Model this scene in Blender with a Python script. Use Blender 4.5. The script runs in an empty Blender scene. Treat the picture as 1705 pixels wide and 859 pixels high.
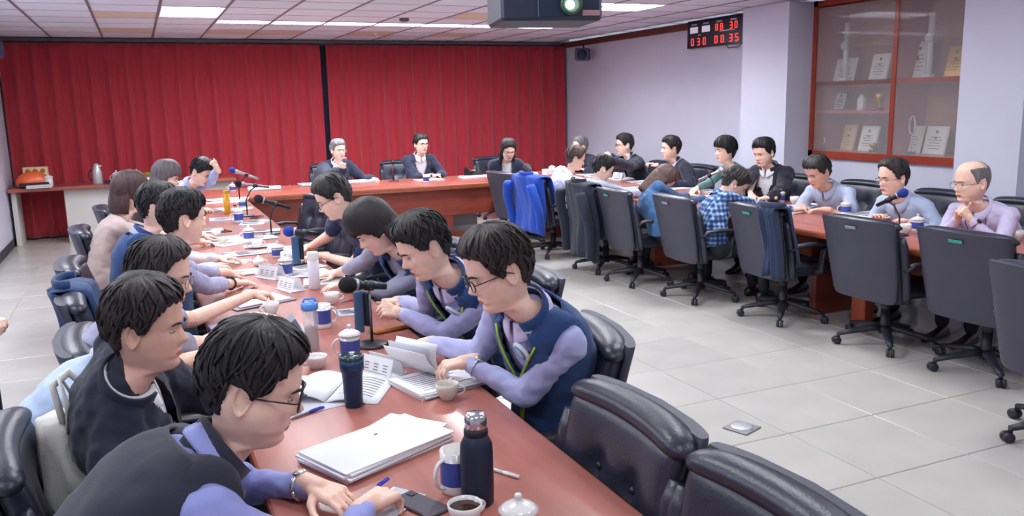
import bpy, bmesh, math, random
import numpy as np
from mathutils import Vector, Matrix, noise, Euler
EXPOSURE = .5; LAMPW = 26
S = bpy.context.scene
COL = S.collection
rnd = random.Random(7)
PI = math.pi
# ---------------- camera, world, exposure ----------------
CAMH = 1.76
FPX, YAW, PITCH, ROLL = 1398.2, .412, .182, -.022
def cam_basis():
    f = np.array([math.sin(YAW)*math.cos(PITCH), math.cos(YAW)*math.cos(PITCH), -math.sin(PITCH)])
    r = np.array([math.cos(YAW), -math.sin(YAW), 0.]); u = np.cross(r, f)
    r2 = r*math.cos(ROLL)+u*math.sin(ROLL); u2 = -r*math.sin(ROLL)+u*math.cos(ROLL)
    return f, r2, u2
cf, cr, cu = cam_basis()
cd = bpy.data.cameras.new('camera'); cam = bpy.data.objects.new('camera', cd); COL.objects.link(cam)
cam.matrix_world = Matrix(((cr[0], cu[0], -cf[0], 0), (cr[1], cu[1], -cf[1], 0), (cr[2], cu[2], -cf[2], CAMH), (0, 0, 0, 1)))
cd.sensor_width = 36; cd.lens = FPX/1705*36; cd.clip_start = .05
S.camera = cam
S.view_settings.view_transform = 'Standard'; S.view_settings.look = 'None'
S.view_settings.exposure = EXPOSURE; S.view_settings.gamma = 1
w = bpy.data.worlds.new('world'); S.world = w; w.use_nodes = True
w.node_tree.nodes['Background'].inputs[0].default_value = (.78, .8, 1, 1)
w.node_tree.nodes['Background'].inputs[1].default_value = .35
def on_z(x, y, z):   # the point of the horizontal plane z that the photograph shows at (x, y)
    d = cf+cr*(x-852.5)/FPX-cu*(y-429.5)/FPX
    t = (z-CAMH)/d[2]
    return np.array([0, 0, CAMH])+d*t
# ---------------- materials ----------------
MATS = {}
def mat(name, col, rough=.5, metal=0, bump=0, bscale=40, var=0, vscale=8, coat=0, spec=.5, emit=0, trans=0, alpha=1, stretch=(1, 1, 1), sheen=0):
    if name in MATS: return MATS[name]
    m = bpy.data.materials.new(name); m.use_nodes = True; nt = m.node_tree; b = nt.nodes['Principled BSDF']
    b.inputs['Base Color'].default_value = (*col, 1); b.inputs['Roughness'].default_value = rough
    b.inputs['Metallic'].default_value = metal; b.inputs['Coat Weight'].default_value = coat
    b.inputs['Specular IOR Level'].default_value = spec; b.inputs['Coat Roughness'].default_value = .1
    b.inputs['Sheen Weight'].default_value = sheen
    if trans: b.inputs['Transmission Weight'].default_value = trans
    if alpha < 1: b.inputs['Alpha'].default_value = alpha
    if emit: b.inputs['Emission Color'].default_value = (*col, 1); b.inputs['Emission Strength'].default_value = emit
    if bump or var:
        tc = nt.nodes.new('ShaderNodeTexCoord'); mp = nt.nodes.new('ShaderNodeMapping'); mp.inputs['Scale'].default_value = stretch
        nt.links.new(tc.outputs['Object'], mp.inputs['Vector'])
        if var:
            n = nt.nodes.new('ShaderNodeTexNoise'); n.inputs['Scale'].default_value = vscale; n.inputs['Detail'].default_value = 5
            nt.links.new(mp.outputs[0], n.inputs['Vector'])
            r = nt.nodes.new('ShaderNodeValToRGB'); r.color_ramp.elements[0].position = .3; r.color_ramp.elements[1].position = .7
            r.color_ramp.elements[0].color = (*[c*(1-var) for c in col], 1); r.color_ramp.elements[1].color = (*[min(1, c*(1+var)) for c in col], 1)
            nt.links.new(n.outputs['Fac'], r.inputs['Fac']); nt.links.new(r.outputs['Color'], b.inputs['Base Color'])
        if bump:
            n = nt.nodes.new('ShaderNodeTexNoise'); n.inputs['Scale'].default_value = bscale; n.inputs['Detail'].default_value = 4
            nt.links.new(mp.outputs[0], n.inputs['Vector'])
            bp = nt.nodes.new('ShaderNodeBump'); bp.inputs['Strength'].default_value = bump; bp.inputs['Distance'].default_value = .01
            nt.links.new(n.outputs['Fac'], bp.inputs['Height']); nt.links.new(bp.outputs['Normal'], b.inputs['Normal'])
    MATS[name] = m
    return m
def srgb(r, g, b):
    return tuple((c/255/12.92 if c/255 <= .04045 else ((c/255+.055)/1.055)**2.4) for c in (r, g, b))
# ---------------- mesh builder ----------------
class MB:
    def __init__(s): s.v = []; s.f = []; s.m = []; s.n = 0
    def add(s, V, F, mi=0):
        V = np.asarray(V, float).reshape(-1, 3); s.v.append(V)
        for f in F: s.f.append(tuple(i+s.n for i in f)); s.m.append(mi)
        s.n += len(V); return s
    def box(s, c, d, R=None, mi=0, bev=0):
        x, y, z = [k/2 for k in d]
        if bev:
            b = min(bev, x*.95, y*.95, z*.95); V = []; F = []
            prof = [(-z, -b), (-z+b, 0), (z-b, 0), (z, -b)]
            rings = [[(-x-o, -y+b), (-x+b, -y-o), (x-b, -y-o), (x+o, -y+b), (x+o, y-b), (x-b, y+o), (-x+b, y+o), (-x-o, y-b)] for o in [p[1] for p in prof]]
            for (zz, o), rg in zip(prof, rings): V += [(a, q, zz) for a, q in rg]
            for k in range(3):
                for i in range(8): F.append((k*8+i, k*8+(i+1) % 8, k*8+8+(i+1) % 8, k*8+8+i))
            F.append(tuple(range(7, -1, -1))); F.append(tuple(range(24, 32)))
        else:
            V = [(a, b_, c_) for a in (-x, x) for b_ in (-y, y) for c_ in (-z, z)]
            F = [(0, 1, 3, 2), (4, 6, 7, 5), (0, 4, 5, 1), (2, 3, 7, 6), (0, 2, 6, 4), (1, 5, 7, 3)]
        V = np.array(V, float)
        if R is not None: V = V@np.array(R.to_3x3() if hasattr(R, 'to_3x3') else R).T
        return s.add(V+np.array(c, float), F, mi)
    def lathe(s, prof, n=20, c=(0, 0, 0), R=None, mi=0, cap=True):
        V = []; F = []
        for r, z in prof:
            for i in range(n): a = 2*PI*i/n; V.append((r*math.cos(a), r*math.sin(a), z))
        for k in range(len(prof)-1):
            for i in range(n): F.append((k*n+i, k*n+(i+1) % n, k*n+n+(i+1) % n, k*n+n+i))
        if cap: F.append(tuple(range(n-1, -1, -1))); F.append(tuple(range((len(prof)-1)*n, len(prof)*n)))
        V = np.array(V)
        if R is not None: V = V@np.array(R.to_3x3()).T
        return s.add(V+np.array(c, float), F, mi)
    def loft(s, rings, mi=0, cap=True, closed=True):
        n = len(rings[0]); V = np.concatenate([np.asarray(r, float) for r in rings]); F = []
        for k in range(len(rings)-1):
            for i in range(n if closed else n-1): F.append((k*n+i, k*n+(i+1) % n, k*n+n+(i+1) % n, k*n+n+i))
        if cap and closed: F.append(tuple(range(n-1, -1, -1))); F.append(tuple(range((len(rings)-1)*n, len(rings)*n)))
        return s.add(V, F, mi)
    def tube(s, P, r, n=8, mi=0, flat=None):
        P = [np.array(p, float) for p in P]
        if not hasattr(r, '__len__'): r = [r]*len(P)
        rings = []; a0 = None
        for i, p in enumerate(P):
            t = P[min(i+1, len(P)-1)]-P[max(i-1, 0)]; t = t/(np.linalg.norm(t)+1e-9)
            if a0 is None: a0 = np.array([0, 0, 1.]) if abs(t[2]) < .9 else np.array([1., 0, 0])
            a = a0-t*(a0@t); a /= np.linalg.norm(a)+1e-9; b = np.cross(t, a); a0 = a
            fl = flat or (1, 1)
            rings.append([p+r[i]*(fl[0]*math.cos(2*PI*k/n)*a+fl[1]*math.sin(2*PI*k/n)*b) for k in range(n)])
        return s.loft(rings, mi)
    def ball(s, c, r, n=10, mi=0, R=None):
        if not hasattr(r, '__len__'): r = (r, r, r)
        m = max(4, n//2+1); prof = [(math.sin(PI*i/m), -math.cos(PI*i/m)) for i in range(m+1)]; prof[0] = (.02, -1); prof[-1] = (.02, 1)
        V = []
        t = MB(); t.lathe(prof, n); V = np.concatenate(t.v)*np.array(r)
        if R is not None: V = V@np.array(R.to_3x3()).T
        return s.add(V+np.array(c, float), t.f, mi)
    def capsule(s, a, b, ra, rb, n=14):
        a = np.array(a, float); b = np.array(b, float); d = b-a; L = np.linalg.norm(d)+1e-6; d /= L
        P = []; r = []
        for k in range(4): q = k/4*PI/2; P.append(a-d*ra*math.cos(q)); r.append(max(.001, ra*math.sin(q)))
        P += [a, b]; r += [ra, rb]
        for k in range(3, -1, -1): q = k/4*PI/2; P.append(b+d*rb*math.cos(q)); r.append(max(.001, rb*math.sin(q)))
        return s.tube(P, r, n)
    def build(s, name, mats, parent=None, smooth=True, angle=None, **kw):
        me = bpy.data.meshes.new(name)
        V = np.concatenate(s.v) if s.v else np.zeros((0, 3))
        me.from_pydata(V.tolist(), [], s.f)
        if not isinstance(mats, (list, tuple)): mats = [mats]
        for m in mats: me.materials.append(m)
        if any(s.m): me.polygons.foreach_set('material_index', s.m)
        if smooth:
            me.polygons.foreach_set('use_smooth', [True]*len(me.polygons))
            if angle: me.set_sharp_from_angle(angle=math.radians(angle))
        if not np.isfinite(V).all(): print('NAN', name)
        if me.validate(verbose=False): print('INVALID', name)
        o = bpy.data.objects.new(name, me); COL.objects.link(o)
        if parent is not None: o.parent = parent
        for k, v in kw.items(): o[k] = v
        return o
def tag(o, label=None, category=None, group=None, kind=None):
    for k, v in (('label', label), ('category', category), ('group', group), ('kind', kind)):
        if v: o[k] = v
    return o
def empty(name, loc=(0, 0, 0), rz=0, label=None, category=None, group=None):
    o = bpy.data.objects.new(name, None); COL.objects.link(o); o.location = loc; o.rotation_euler = (0, 0, rz); o.empty_display_size = .1
    return tag(o, label, category, group)
def copy_tree(o, parent=None):
    c = o.copy(); COL.objects.link(c); c.parent = parent
    for ch in list(o.children): copy_tree(ch, c)
    return c
def dup(o, loc, rz, label, group=None):
    c = copy_tree(o); c.location = loc; c.rotation_euler = (0, 0, rz); c['label'] = label
    if group: c['group'] = group
    return c
def remesh(mb, vox, smooth=2, mats=()):
    """voxel union of the closed pieces of mb -> (V, F)"""
    me = bpy.data.meshes.new('t'); me.from_pydata(np.concatenate(mb.v).tolist(), [], mb.f)
    o = bpy.data.objects.new('t', me); COL.objects.link(o)
    m = o.modifiers.new('r', 'REMESH'); m.mode = 'VOXEL'; m.voxel_size = vox; m.adaptivity = 0
    if smooth: k = o.modifiers.new('s', 'SMOOTH'); k.factor = .5; k.iterations = smooth
    dg = bpy.context.evaluated_depsgraph_get(); ev = o.evaluated_get(dg); em = ev.to_mesh()
    n = len(em.vertices); V = np.empty(n*3); em.vertices.foreach_get('co', V); V = V.reshape(-1, 3)
    F = [tuple(p.vertices) for p in em.polygons]
    ev.to_mesh_clear(); bpy.data.objects.remove(o); bpy.data.meshes.remove(me)
    return V, F
def normals(V, F):
    A = np.array([f[:4] if len(f) >= 4 else (*f, f[2]) for f in F])
    n = np.cross(V[A[:, 2]]-V[A[:, 0]], V[A[:, 3]]-V[A[:, 1]])
    N = np.zeros_like(V)
    for k in range(4): np.add.at(N, A[:, k], n)
    return N/(np.linalg.norm(N, axis=1)[:, None]+1e-12)
def nz(p, s, seed=0): return noise.noise(Vector((p[0]*s+seed*3.1, p[1]*s+seed*1.7, p[2]*s)))
# ---------------- the setting ----------------
XL, XR, YB, CH = -1.67, 7.07, 13.76, 2.80
YN = -1.6
wallp = mat('painted_wall', srgb(212, 212, 228), .75, var=.03, vscale=1.5, bump=.03, bscale=120)
wood_red = mat('red_wood', srgb(142, 62, 42), .35, var=.22, vscale=3, stretch=(1, 8, 8), coat=.2)
wood_top = mat('table_top_wood', srgb(172, 104, 92), .36, var=.16, vscale=2.2, stretch=(7, .7, 1), coat=.15)
wood_topx = mat('head_table_top_wood', srgb(158, 86, 74), .36, var=.16, vscale=2.2, stretch=(.7, 7, 1), coat=.15)
wood_edge = mat('table_edge_wood', srgb(150, 78, 52), .3, var=.15, vscale=3, stretch=(6, 1, 6), coat=.3)
wood_pan = mat('table_panel_wood', srgb(132, 58, 44), .4, var=.18, vscale=3, stretch=(1, 1, 6))
tile_m = [mat('floor_tile_%s' % n, c, .22, var=.05, vscale=3, spec=.4) for n, c in (('cream', srgb(190, 186, 180)), ('sand', srgb(186, 182, 177)), ('ivory', srgb(193, 188, 183)))]
grout = mat('grout', srgb(160, 154, 146), .8)
ceil_m = [mat('ceiling_tile_%s' % n, c, .9, var=.03, vscale=4, bump=.08, bscale=90) for n, c in (('plain', srgb(226, 228, 240)), ('grey', srgb(220, 222, 236)), ('stained', srgb(214, 194, 172)))]
tbar = mat('ceiling_grid_metal', srgb(128, 116, 124), .5)
def st(name, mb, m, parent=None, **k):
    o = mb.build(name, m, parent, smooth=False, **k)
    if parent is None: o['kind'] = 'structure'
    return o
fl = st('floor', MB().box(((XL+XR)/2, (YN+YB)/2, -.04), (XR-XL+.3, YB-YN+.3, .07)), grout)
TS = .6; cells = []
ix0, ix1 = int(math.floor((XL)/TS)), int(math.ceil(XR/TS)); y0 = .29
for i in range(ix0, ix1):
    for j in range(-3, 23):
        a, b = i*TS+.02, j*TS+y0
        xa, xb, ya, yb = max(a, XL), min(a+TS, XR), max(b, YN), min(b+TS, YB)
        if xb-xa > .03 and yb-ya > .03: cells.append((xa, xb, ya, yb))
def tileobj(nm, par, c, z, th, m, cache, g_=.003, kind=None):
    xa, xb, ya, yb = c; key = (round(xb-xa, 2), round(yb-ya, 2), m.name)
    if key not in cache:
        t = MB().box((0, 0, 0), (xb-xa-g_*2, yb-ya-g_*2, th), bev=.003).build('t', m, par, smooth=False); cache[key] = t.data; t.data.name = nm; bpy.data.objects.remove(t)
    o = bpy.data.objects.new(nm, cache[key]); COL.objects.link(o); o.parent = par; o.location = ((xa+xb)/2, (ya+yb)/2, z)
cells.sort(key=lambda c: (c[0]+c[1])**2/4*.6+((c[2]+c[3])/2)**2 + (500 if c[2] < 1.2 or (c[0] < -.9 and c[2] < 1.8) else 0))
cache = {}
for c in cells[:290]: tileobj('floor_tile', fl, c, 0-.006, .012, rnd.choice(tile_m), cache)
fs = MB()
for c in cells[290:]: fs.box(((c[0]+c[1])/2, (c[2]+c[3])/2, -.006), (c[1]-c[0]-.006, c[3]-c[2]-.006, .012))
fs.build('floor_tile_rest', tile_m[0], fl, smooth=False, kind='stuff')
# ceiling: metal grid with tiles laid in it, light fittings take some cells
ce = st('ceiling', MB().box(((XL+XR)/2, (YN+YB)/2, CH+.10), (XR-XL+.3, YB-YN+.3, .06)), mat('ceiling_void', srgb(120, 112, 118), .9))
G = .65; gx0 = .32-G*4; gy0 = .35
lights = {}          # cell (i, j) -> kind
def cell(i, j): return (max(gx0+i*G, XL), min(gx0+(i+1)*G, XR), max(gy0+j*G, YN), min(gy0+(j+1)*G, YB))
for i in (4,): lights[(i, 14)] = 'square'; lights[(i, 15)] = 'strip'
for i in range(5, 12): lights[(i, 16)] = 'strip'
for i in (10, 11): lights[(i, 12)] = 'square'
for i in (1, 4, 7, 10): 
    for j in (0, 4, 8): lights[(i, j)] = 'square'
lights[(1, 12)] = 'square'
grid = MB(); tl = []; brown = {(3, 15), (3, 18), (6, 18), (8, 18), (10, 18), (9, 14), (5, 18)}
for i in range(0, 14):
    for j in range(-3, 21):
        a, b, c, d = cell(i, j)
        if b-a < .03 or d-c < .03: continue
        if (i, j) in lights and lights[(i, j)] == 'square': continue
        tl.append((a, b, c, d, (i, j)))
for i in range(0, 15):
    x = gx0+i*G
    if XL < x < XR: grid.box((x, (YN+YB)/2, CH+.004), (.026, YB-YN, .008))
for j in range(-3, 21):
    y = gy0+j*G
    if YN < y < YB: grid.box(((XL+XR)/2, y, CH+.0045), (XR-XL, .010, .006), mi=1)
grid.build('ceiling_grid', [tbar, mat('grid_pale', srgb(186, 178, 186), .6)], ce, smooth=False)
tl.sort(key=lambda t: (0 if t[2] > 6.5 else 1, -t[2])); cache = {}
for a, b, c, d, ij in tl[:280]:
    m = ceil_m[2] if ij in brown else rnd.choice(ceil_m[:2])
    if ij in lights: c += .34
    tileobj('ceiling_tile', ce, (a, b, c, d), CH+.014, .016, m, cache, .002)
cs = MB()
for a, b, c, d, ij in tl[280:]: cs.box(((a+b)/2, (c+d)/2, CH+.014), (b-a-.004, d-c-.004, .016))
if cs.n: cs.build('ceiling_tile_rest', ceil_m[0], ce, smooth=False, kind='stuff')
lamp_tube = mat('fluorescent_tube', (1, .98, 1), .5, emit=9)
louv = mat('louvre_aluminium', (.8, .8, .85), .25, .7)
k_ = 0
for (i, j), kd in sorted(lights.items()):
    a, b, c, d = cell(i, j)
    if kd == 'strip': d = c+.34
    a += .018; b -= .018; c += .012; d -= .012; cx, cy = (a+b)/2, (c+d)/2; w_, h_ = b-a, d-c
    where = {0: 'near', 4: 'second', 8: 'third', 12: 'fourth', 14: 'small grid', 15: 'small grid', 16: 'back'}[j]
    lab = ('narrow louvred fluorescent strip in the back ceiling row, number %d from the left' % (i-4)) if j == 16 else ('square louvred fluorescent light above the left table' if j == 14 else 'short white fluorescent strip just behind the square louvred light' if j == 15 else 'recessed square louvred light, ceiling row %s from the camera, column %d from left' % (where, (i+2)//3))
    LORD = 'first second third fourth fifth sixth seventh eighth'.split()
    lab = {16: 'narrow strip light in the back ceiling row, %s from the left' % LORD[min(7, i-5)], 14: 'bright square louvred light above the far left table', 15: 'short white strip light just behind the square louvred light'}.get(j, 'square louvred ceiling light, %s from the left wall, %s row from the camera' % (LORD[{1: 0, 4: 1, 7: 2, 10: 3 if j < 12 else 1, 11: 2}.get(i, 0)], LORD[j//4]))
    r = empty('ceiling_light', (cx, cy, CH), 0, lab, 'ceiling light', 'fluorescent ceiling lights')
    f = MB(); f.box((0, 0, .075), (w_, h_, .006))
    for s_ in (-1, 1): f.box((s_*w_/2, 0, .036), (.008, h_, .08)); f.box((0, s_*h_/2, .036), (w_, .008, .08))
    f.build('housing', mat('lamp_housing', (.85, .85, .9), .3, .3), r, smooth=False)
    nt_ = 3 if kd == 'square' else 2
    for q in range(nt_):
        MB().tube([(-w_/2+.02, (q+.5)/nt_*h_-h_/2, .05), (w_/2-.02, (q+.5)/nt_*h_-h_/2, .05)], .014, 8).build('lamp_tube', lamp_tube, r)
    if j <= 8: MB().box((0, 0, .004), (w_, h_, .004)).build('opal_diffuser', mat('opal_diffuser', (.95, .97, 1), .6, emit=3), r, smooth=False)
    lv = MB()
    for q in range(1, 14): lv.box((-w_/2+w_*q/14, 0, .007), (.003, h_, .013))
    for q in range(1, nt_): lv.box((0, -h_/2+h_*q/nt_, .007), (w_, .008, .013))
    if j > 8: lv.build('louvre', louv, r, smooth=False)
    ld = bpy.data.lights.new('ceiling_light_glow', 'AREA'); ld.shape = 'RECTANGLE'; ld.size = w_*.9; ld.size_y = h_*.9; ld.energy = LAMPW*(1 if kd == 'square' else .5)*{0: .30, 4: .55, 8: 1.0, 16: 1.9}.get(j, 1.35); ld.color = (.90, .95, 1)
    lo = bpy.data.objects.new('lamp_glow', ld); COL.objects.link(lo); lo.parent = r; lo.location = (0, 0, .017 if j > 8 else -.006)
# walls
def wall(name, x0, x1, y0, y1, z0=0, z1=CH, m=wallp): return st(name, MB().box(((x0+x1)/2, (y0+y1)/2, (z0+z1)/2), (x1-x0, y1-y0, z1-z0)), m)
wall('wall_back', XL-.15, XR+.15, YB, YB+.15, 0, CH+.1)
wall('wall_left', XL-.15, XL, YN, YB, 0, CH+.1)
wall('wall_front', XL-.15, XR+.15, YN-.15, YN, 0, CH+.1)
CY0, CY1, CZ0 = 5.33, 7.52, 1.08
wr_ = st('wall_right', MB().box((XR+.075, (CY1+YB)/2, CH/2), (.15, YB-CY1, CH)).box((XR+.075, (YN+CY0)/2, CH/2), (.15, CY0-YN, CH)).box((XR+.075, (CY0+CY1)/2, CZ0/2), (.15, CY1-CY0, CZ0))
         .box((XR+.50, (CY0+CY1)/2, CH/2), (.03, CY1-CY0+.1, CH)), wallp)
wall('trim_1', 6.68, XR, 7.52, 8.30); wall('trim_2', 6.68, XR, 4.72, 5.33)
dk = mat('baseboard_dark', srgb(40, 40, 48), .5)
wall('baseboard_left', XL, XL+.015, YN, YB-.1, 0, .11, dk)
wall('baseboard_right', XR-.015, XR, 8.3, YB-.1, 0, .1, dk); wall('baseboard_right.001', XR-.015, XR, YN, 4.72, 0, .1, dk)
crown = mat('crown_wood', srgb(110, 58, 48), .5, var=.15)
wall('trim_3', XR-.05, XR, 8.3, YB-.05, CH-.1, CH-.01, crown)
wall('trim_4', XR-.05, XR, YN, 4.72, CH-.1, CH-.01, crown)
# ---------------- curtains ----------------
cur_m = mat('red_curtain_cloth', srgb(166, 36, 50), .85, var=.08, vscale=30, stretch=(1, 1, .1), sheen=.3, bump=.05, bscale=300)
rail = MB().box(((XL+XR)/2, YB-.13, CH-.03), (XR-XL-.04, .09, .05)); tag(rail.build('curtain_rail', mat('rail_grey', srgb(90, 84, 90), .5), smooth=False), 'long grey curtain rail along the top of the red curtains', 'curtain rail')
def curtain(x0, x1, label, seed):
    nx = int((x1-x0)/.02); nzv = 26; rg = []
    for k in range(nzv):
        z = .02+(CH-.09)*k/(nzv-1); ring = []
        for i in range(nx+1):
            x = x0+(x1-x0)*i/nx; f = 1-.45*(z/CH)**3
            ph = x*2*PI/.235+1.2*noise.noise(Vector((x*.8, seed, 0)))+.25*noise.noise(Vector((x*2, z*.5, seed)))
            y = YB-.20+(.036*math.sin(ph)+.014*math.sin(2*ph+1)+.010*math.sin(ph*.5+z*.3))*f
            ring.append((x, y, z))
        rg.append(ring)
    mb = MB(); mb.loft(rg, closed=False, cap=False); o = mb.build('curtain', cur_m); tag(o, label, 'curtain', 'red curtains'); s_ = o.modifiers.new('t', 'SOLIDIFY'); s_.thickness = .004
def bx(px, py): d = cf+cr*(px-852.5)/FPX-cu*(py-429.5)/FPX; t = (YB-.2)/d[1]; return d[0]*t
gapx = bx(541, 150)
curtain(XL+.03, gapx-.045, 'pleated red curtain left of the dark gap, reaching the left wall', 1)
curtain(gapx+.045, XR-.06, 'pleated red curtain right of the dark gap, reaching the white wall', 2)
tag(MB().box((gapx, YB-.09, CH/2-.03), (.22, .03, CH-.1)).build('blind_panel', mat('dark_navy_cloth', (.012, .012, .04), .8), smooth=False), 'dark navy strip showing in the gap between the red curtains', 'curtain')
# ---------------- tables ----------------
TX0, TX1, TZ = .217, 1.066, .75
def roundrect(x0, x1, y0, y1, r, n=6):
    P = []
    for cx, cy, a0 in ((x1-r, y1-r, 0), (x0+r, y1-r, 90), (x0+r, y0+r, 180), (x1-r, y0+r, 270)):
        for k in range(n+1): a = math.radians(a0+90*k/n); P.append((cx+r*math.cos(a), cy+r*math.sin(a)))
    return P
def table(name, x0, x1, y0, y1, label, m, th=.045, r=.05):
    root = empty(name, ((x0+x1)/2, (y0+y1)/2, 0), 0, label, 'table', 'conference tables forming a U')
    X0, X1, Y0, Y1 = -(x1-x0)/2, (x1-x0)/2, -(y1-y0)/2, (y1-y0)/2; rg = []
    for off, z in ((.05, TZ-th), (.004, TZ-th), (0, TZ-th+.012), (0, TZ-.012), (.004, TZ-.004), (.012, TZ)):
        rg.append([(p[0], p[1], z) for p in roundrect(X0+off, X1-off, Y0+off, Y1-off, r)])
    mb = MB(); mb.loft(rg); n = len(rg[0])
    for k in range(len(mb.f)-1): mb.m[k] = 1
    o = mb.build('tabletop', [m, wood_edge], root, angle=35)
    return root, (X0, X1, Y0, Y1)
t1, (a, b, c, d) = table('conference_table', TX0, TX1, .75, 10.19, 'long red-brown conference table on the left, crowded with papers and cups', wood_top)
for k in range(6):
    y = c+.35+k*(d-c-.7)/5
    MB().box((0, y, .35), (.42, .06, .70)).build('table_leg', wood_pan, t1, smooth=False)
MB().box((0, 0, .5), (.04, d-c-.8, .35)).build('modesty_panel', wood_pan, t1, smooth=False)
t2, (a, b, c, d) = table('head_table', TX0, 5.87, 10.2, 11.45, 'long red-brown head table in front of the red curtain', wood_topx, .06)
pm = MB(); pm.box((-.15, c+.14, .52), (b-a-1.3, .03, .36)); pm.build('modesty_panel', wood_pan, t2, smooth=False)
for x in (a+.9, -.9, .45, b-.95): MB().box((x, c+.40, .345), (.42, .5, .69), bev=.01).build('pedestal', wood_pan, t2, smooth=False)
MB().box((0, c+.22, .05), (b-a-1.7, .06, .1)).build('foot_rail', wood_red, t2, smooth=False)
t3, (a, b, c, d) = table('conference_table', 4.65, 5.85, 2.5, 10.19, 'long red-brown conference table on the right, pushed up to by high-backed chairs', wood_top)
for k in range(4):
    y = c+.3+k*(d-c-.6)/3
    MB().box((0, y, .35), (.62, .07, .70)).build('table_leg', wood_pan, t3, smooth=False)
MB().box((.05, 0, .5), (.03, d-c-.7, .34)).build('modesty_panel', wood_pan, t3, smooth=False)
MB().box((-.24, on_z(1400, 548, 0)[1]-(2.5+10.19)/2, .35), (.1, .14, .70), bev=.008).build('table_leg', mat('orange_wood', srgb(176, 78, 46), .35, var=.15, vscale=3, stretch=(1, 1, .3)), t3, smooth=False)
# white box under the head table
tag(MB().box((3.86, 10.80, .20), (.62, .2, .30), bev=.01).build('storage_box', mat('box_white', srgb(205, 200, 205), .6), smooth=False), 'long white box standing on the floor under the head table', 'box')
# credenza
cz = empty('side_counter', (-.2, 13.15, 0), 0, 'white side counter with a red-brown wooden top by the left wall', 'counter')
MB().box((0, -.02, .76), (2.9, .62, .05), bev=.01).build('worktop', wood_topx, cz, smooth=False)
MB().box((.3, .06, .37), (2.2, .50, .735), bev=.006).build('cabinet_body', mat('counter_white', srgb(206, 202, 196), .6), cz, smooth=False)
MB().box((-1.40, .06, .37), (.06, .5, .735)).build('side_panel', mat('counter_white', (0, 0, 0)), cz, smooth=False)
# ---------------- cabinet in the right wall ----------------
def cabinet():
    r = empty('display_cabinet', (XR, (CY0+CY1)/2, CZ0), 0, 'red wooden glass-fronted award cabinet set into the right wall', 'cabinet')
    W = CY1-CY0; Hh = CH-CZ0; x0 = .0; dp = .42
    cab = mat('cabinet_wood', srgb(156, 58, 36), .35, var=.12, vscale=4, coat=.2); back = mat('cabinet_back', srgb(158, 112, 96), .5, var=.1)
    MB().box((dp+.03, 0, Hh/2), (.03, W, Hh)).build('back_panel', back, r, smooth=False)
    fr = MB()
    for y in (-W/2+.03, W/2-.03): fr.box((dp/2-.01, y, Hh/2), (dp+.06, .06, Hh))
    fr.box((dp/2-.01, 0, .04), (dp+.06, W, .08)); fr.box((dp/2-.01, 0, Hh-.03), (dp+.06, W, .06))
    fr.build('frame', cab, r, smooth=False)
    ym = on_y = 6.38-(CY0+CY1)/2
    MB().box((dp/2-.01, ym, Hh/2), (dp+.04, .055, Hh-.1)).build('divider', cab, r, smooth=False)
    s1 = 1.90-CZ0; s2 = 1.59-CZ0
    MB().box((dp/2-.005, 0, s1), (dp+.03, W-.1, .045)).build('shelf', cab, r, smooth=False)
    MB().box((dp/2-.005, (ym+W/2)/2, s2), (dp, W/2-ym-.08, .03)).build('shelf', cab, r, smooth=False)
    gl = mat('shelf_glass', (.8, .9, .88), .03, trans=.9, alpha=.35)
    MB().box((dp/2, 0, 2.30-CZ0), (dp-.06, W-.14, .008)).build('glass_shelf', gl, r, smooth=False)
    cg = mat('cabinet_glass', (1, 1, 1), .02, alpha=.13, spec=.8)
    for ya, yb in ((-W/2+.06, ym-.03), (ym+.03, W/2-.06)):
        MB().box((-.022, (ya+yb)/2, Hh/2), (.004, yb-ya, Hh-.16)).build('glass_door', cg, r, smooth=False)
    return s1, s2, ym
s1, s2, ym = cabinet()
paper = mat('certificate_cream', srgb(205, 202, 190), .5); goldm = mat('trophy_gold', srgb(205, 160, 70), .3, .8); crys = mat('trophy_crystal', (.85, .88, .92), .08, alpha=.55, spec=.9); blackm = mat('plinth_black', (.02, .02, .025), .3)
ink = mat('ink_dark', (.06, .06, .08), .7)
def plaque(y, z, w_, h_, m, label, x=.2, frame=None):
    r = empty('award_plaque', (XR+x, y, z), 0, label, 'plaque', 'award plaques in the wall cabinet')
    R = Matrix.Rotation(math.radians(14), 3, 'Y'); up = np.array(R)@np.array([0, 0, 1.])
    MB().box(up*h_/2+[.012, 0, 0], (.018, w_, h_), R, bev=.003).build('board', frame or m, r, smooth=False)
    MB().box(up*h_/2+[.0, 0, 0], (.004, w_-.02, h_-.02), R).build('sheet', m, r, smooth=False)
    t = MB()
    t.ball(up*h_*.8+[-.004, 0, 0], (.003, .018, .018), 8)
    for k in range(5): t.box(up*h_*(.62-.1*k)+[-.003, 0, 0], (.002, w_*(.6 if k % 2 else .45), .006), R)
    t.build('engraving', ink, r, smooth=False)
    MB().box((.06, 0, h_*.3), (.01, .02, h_*.6), Matrix.Rotation(math.radians(-15), 3, 'Y')).build('easel_leg', blackm, r, smooth=False)
def cz_(px, py):
    d = cf+cr*(px-852.5)/FPX-cu*(py-429.5)/FPX; t = (XR+.2)/d[0]; return d[1]*t, CAMH+d[2]*t
silver = mat('plaque_silver', srgb(190, 188, 196), .35, .4)
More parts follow.
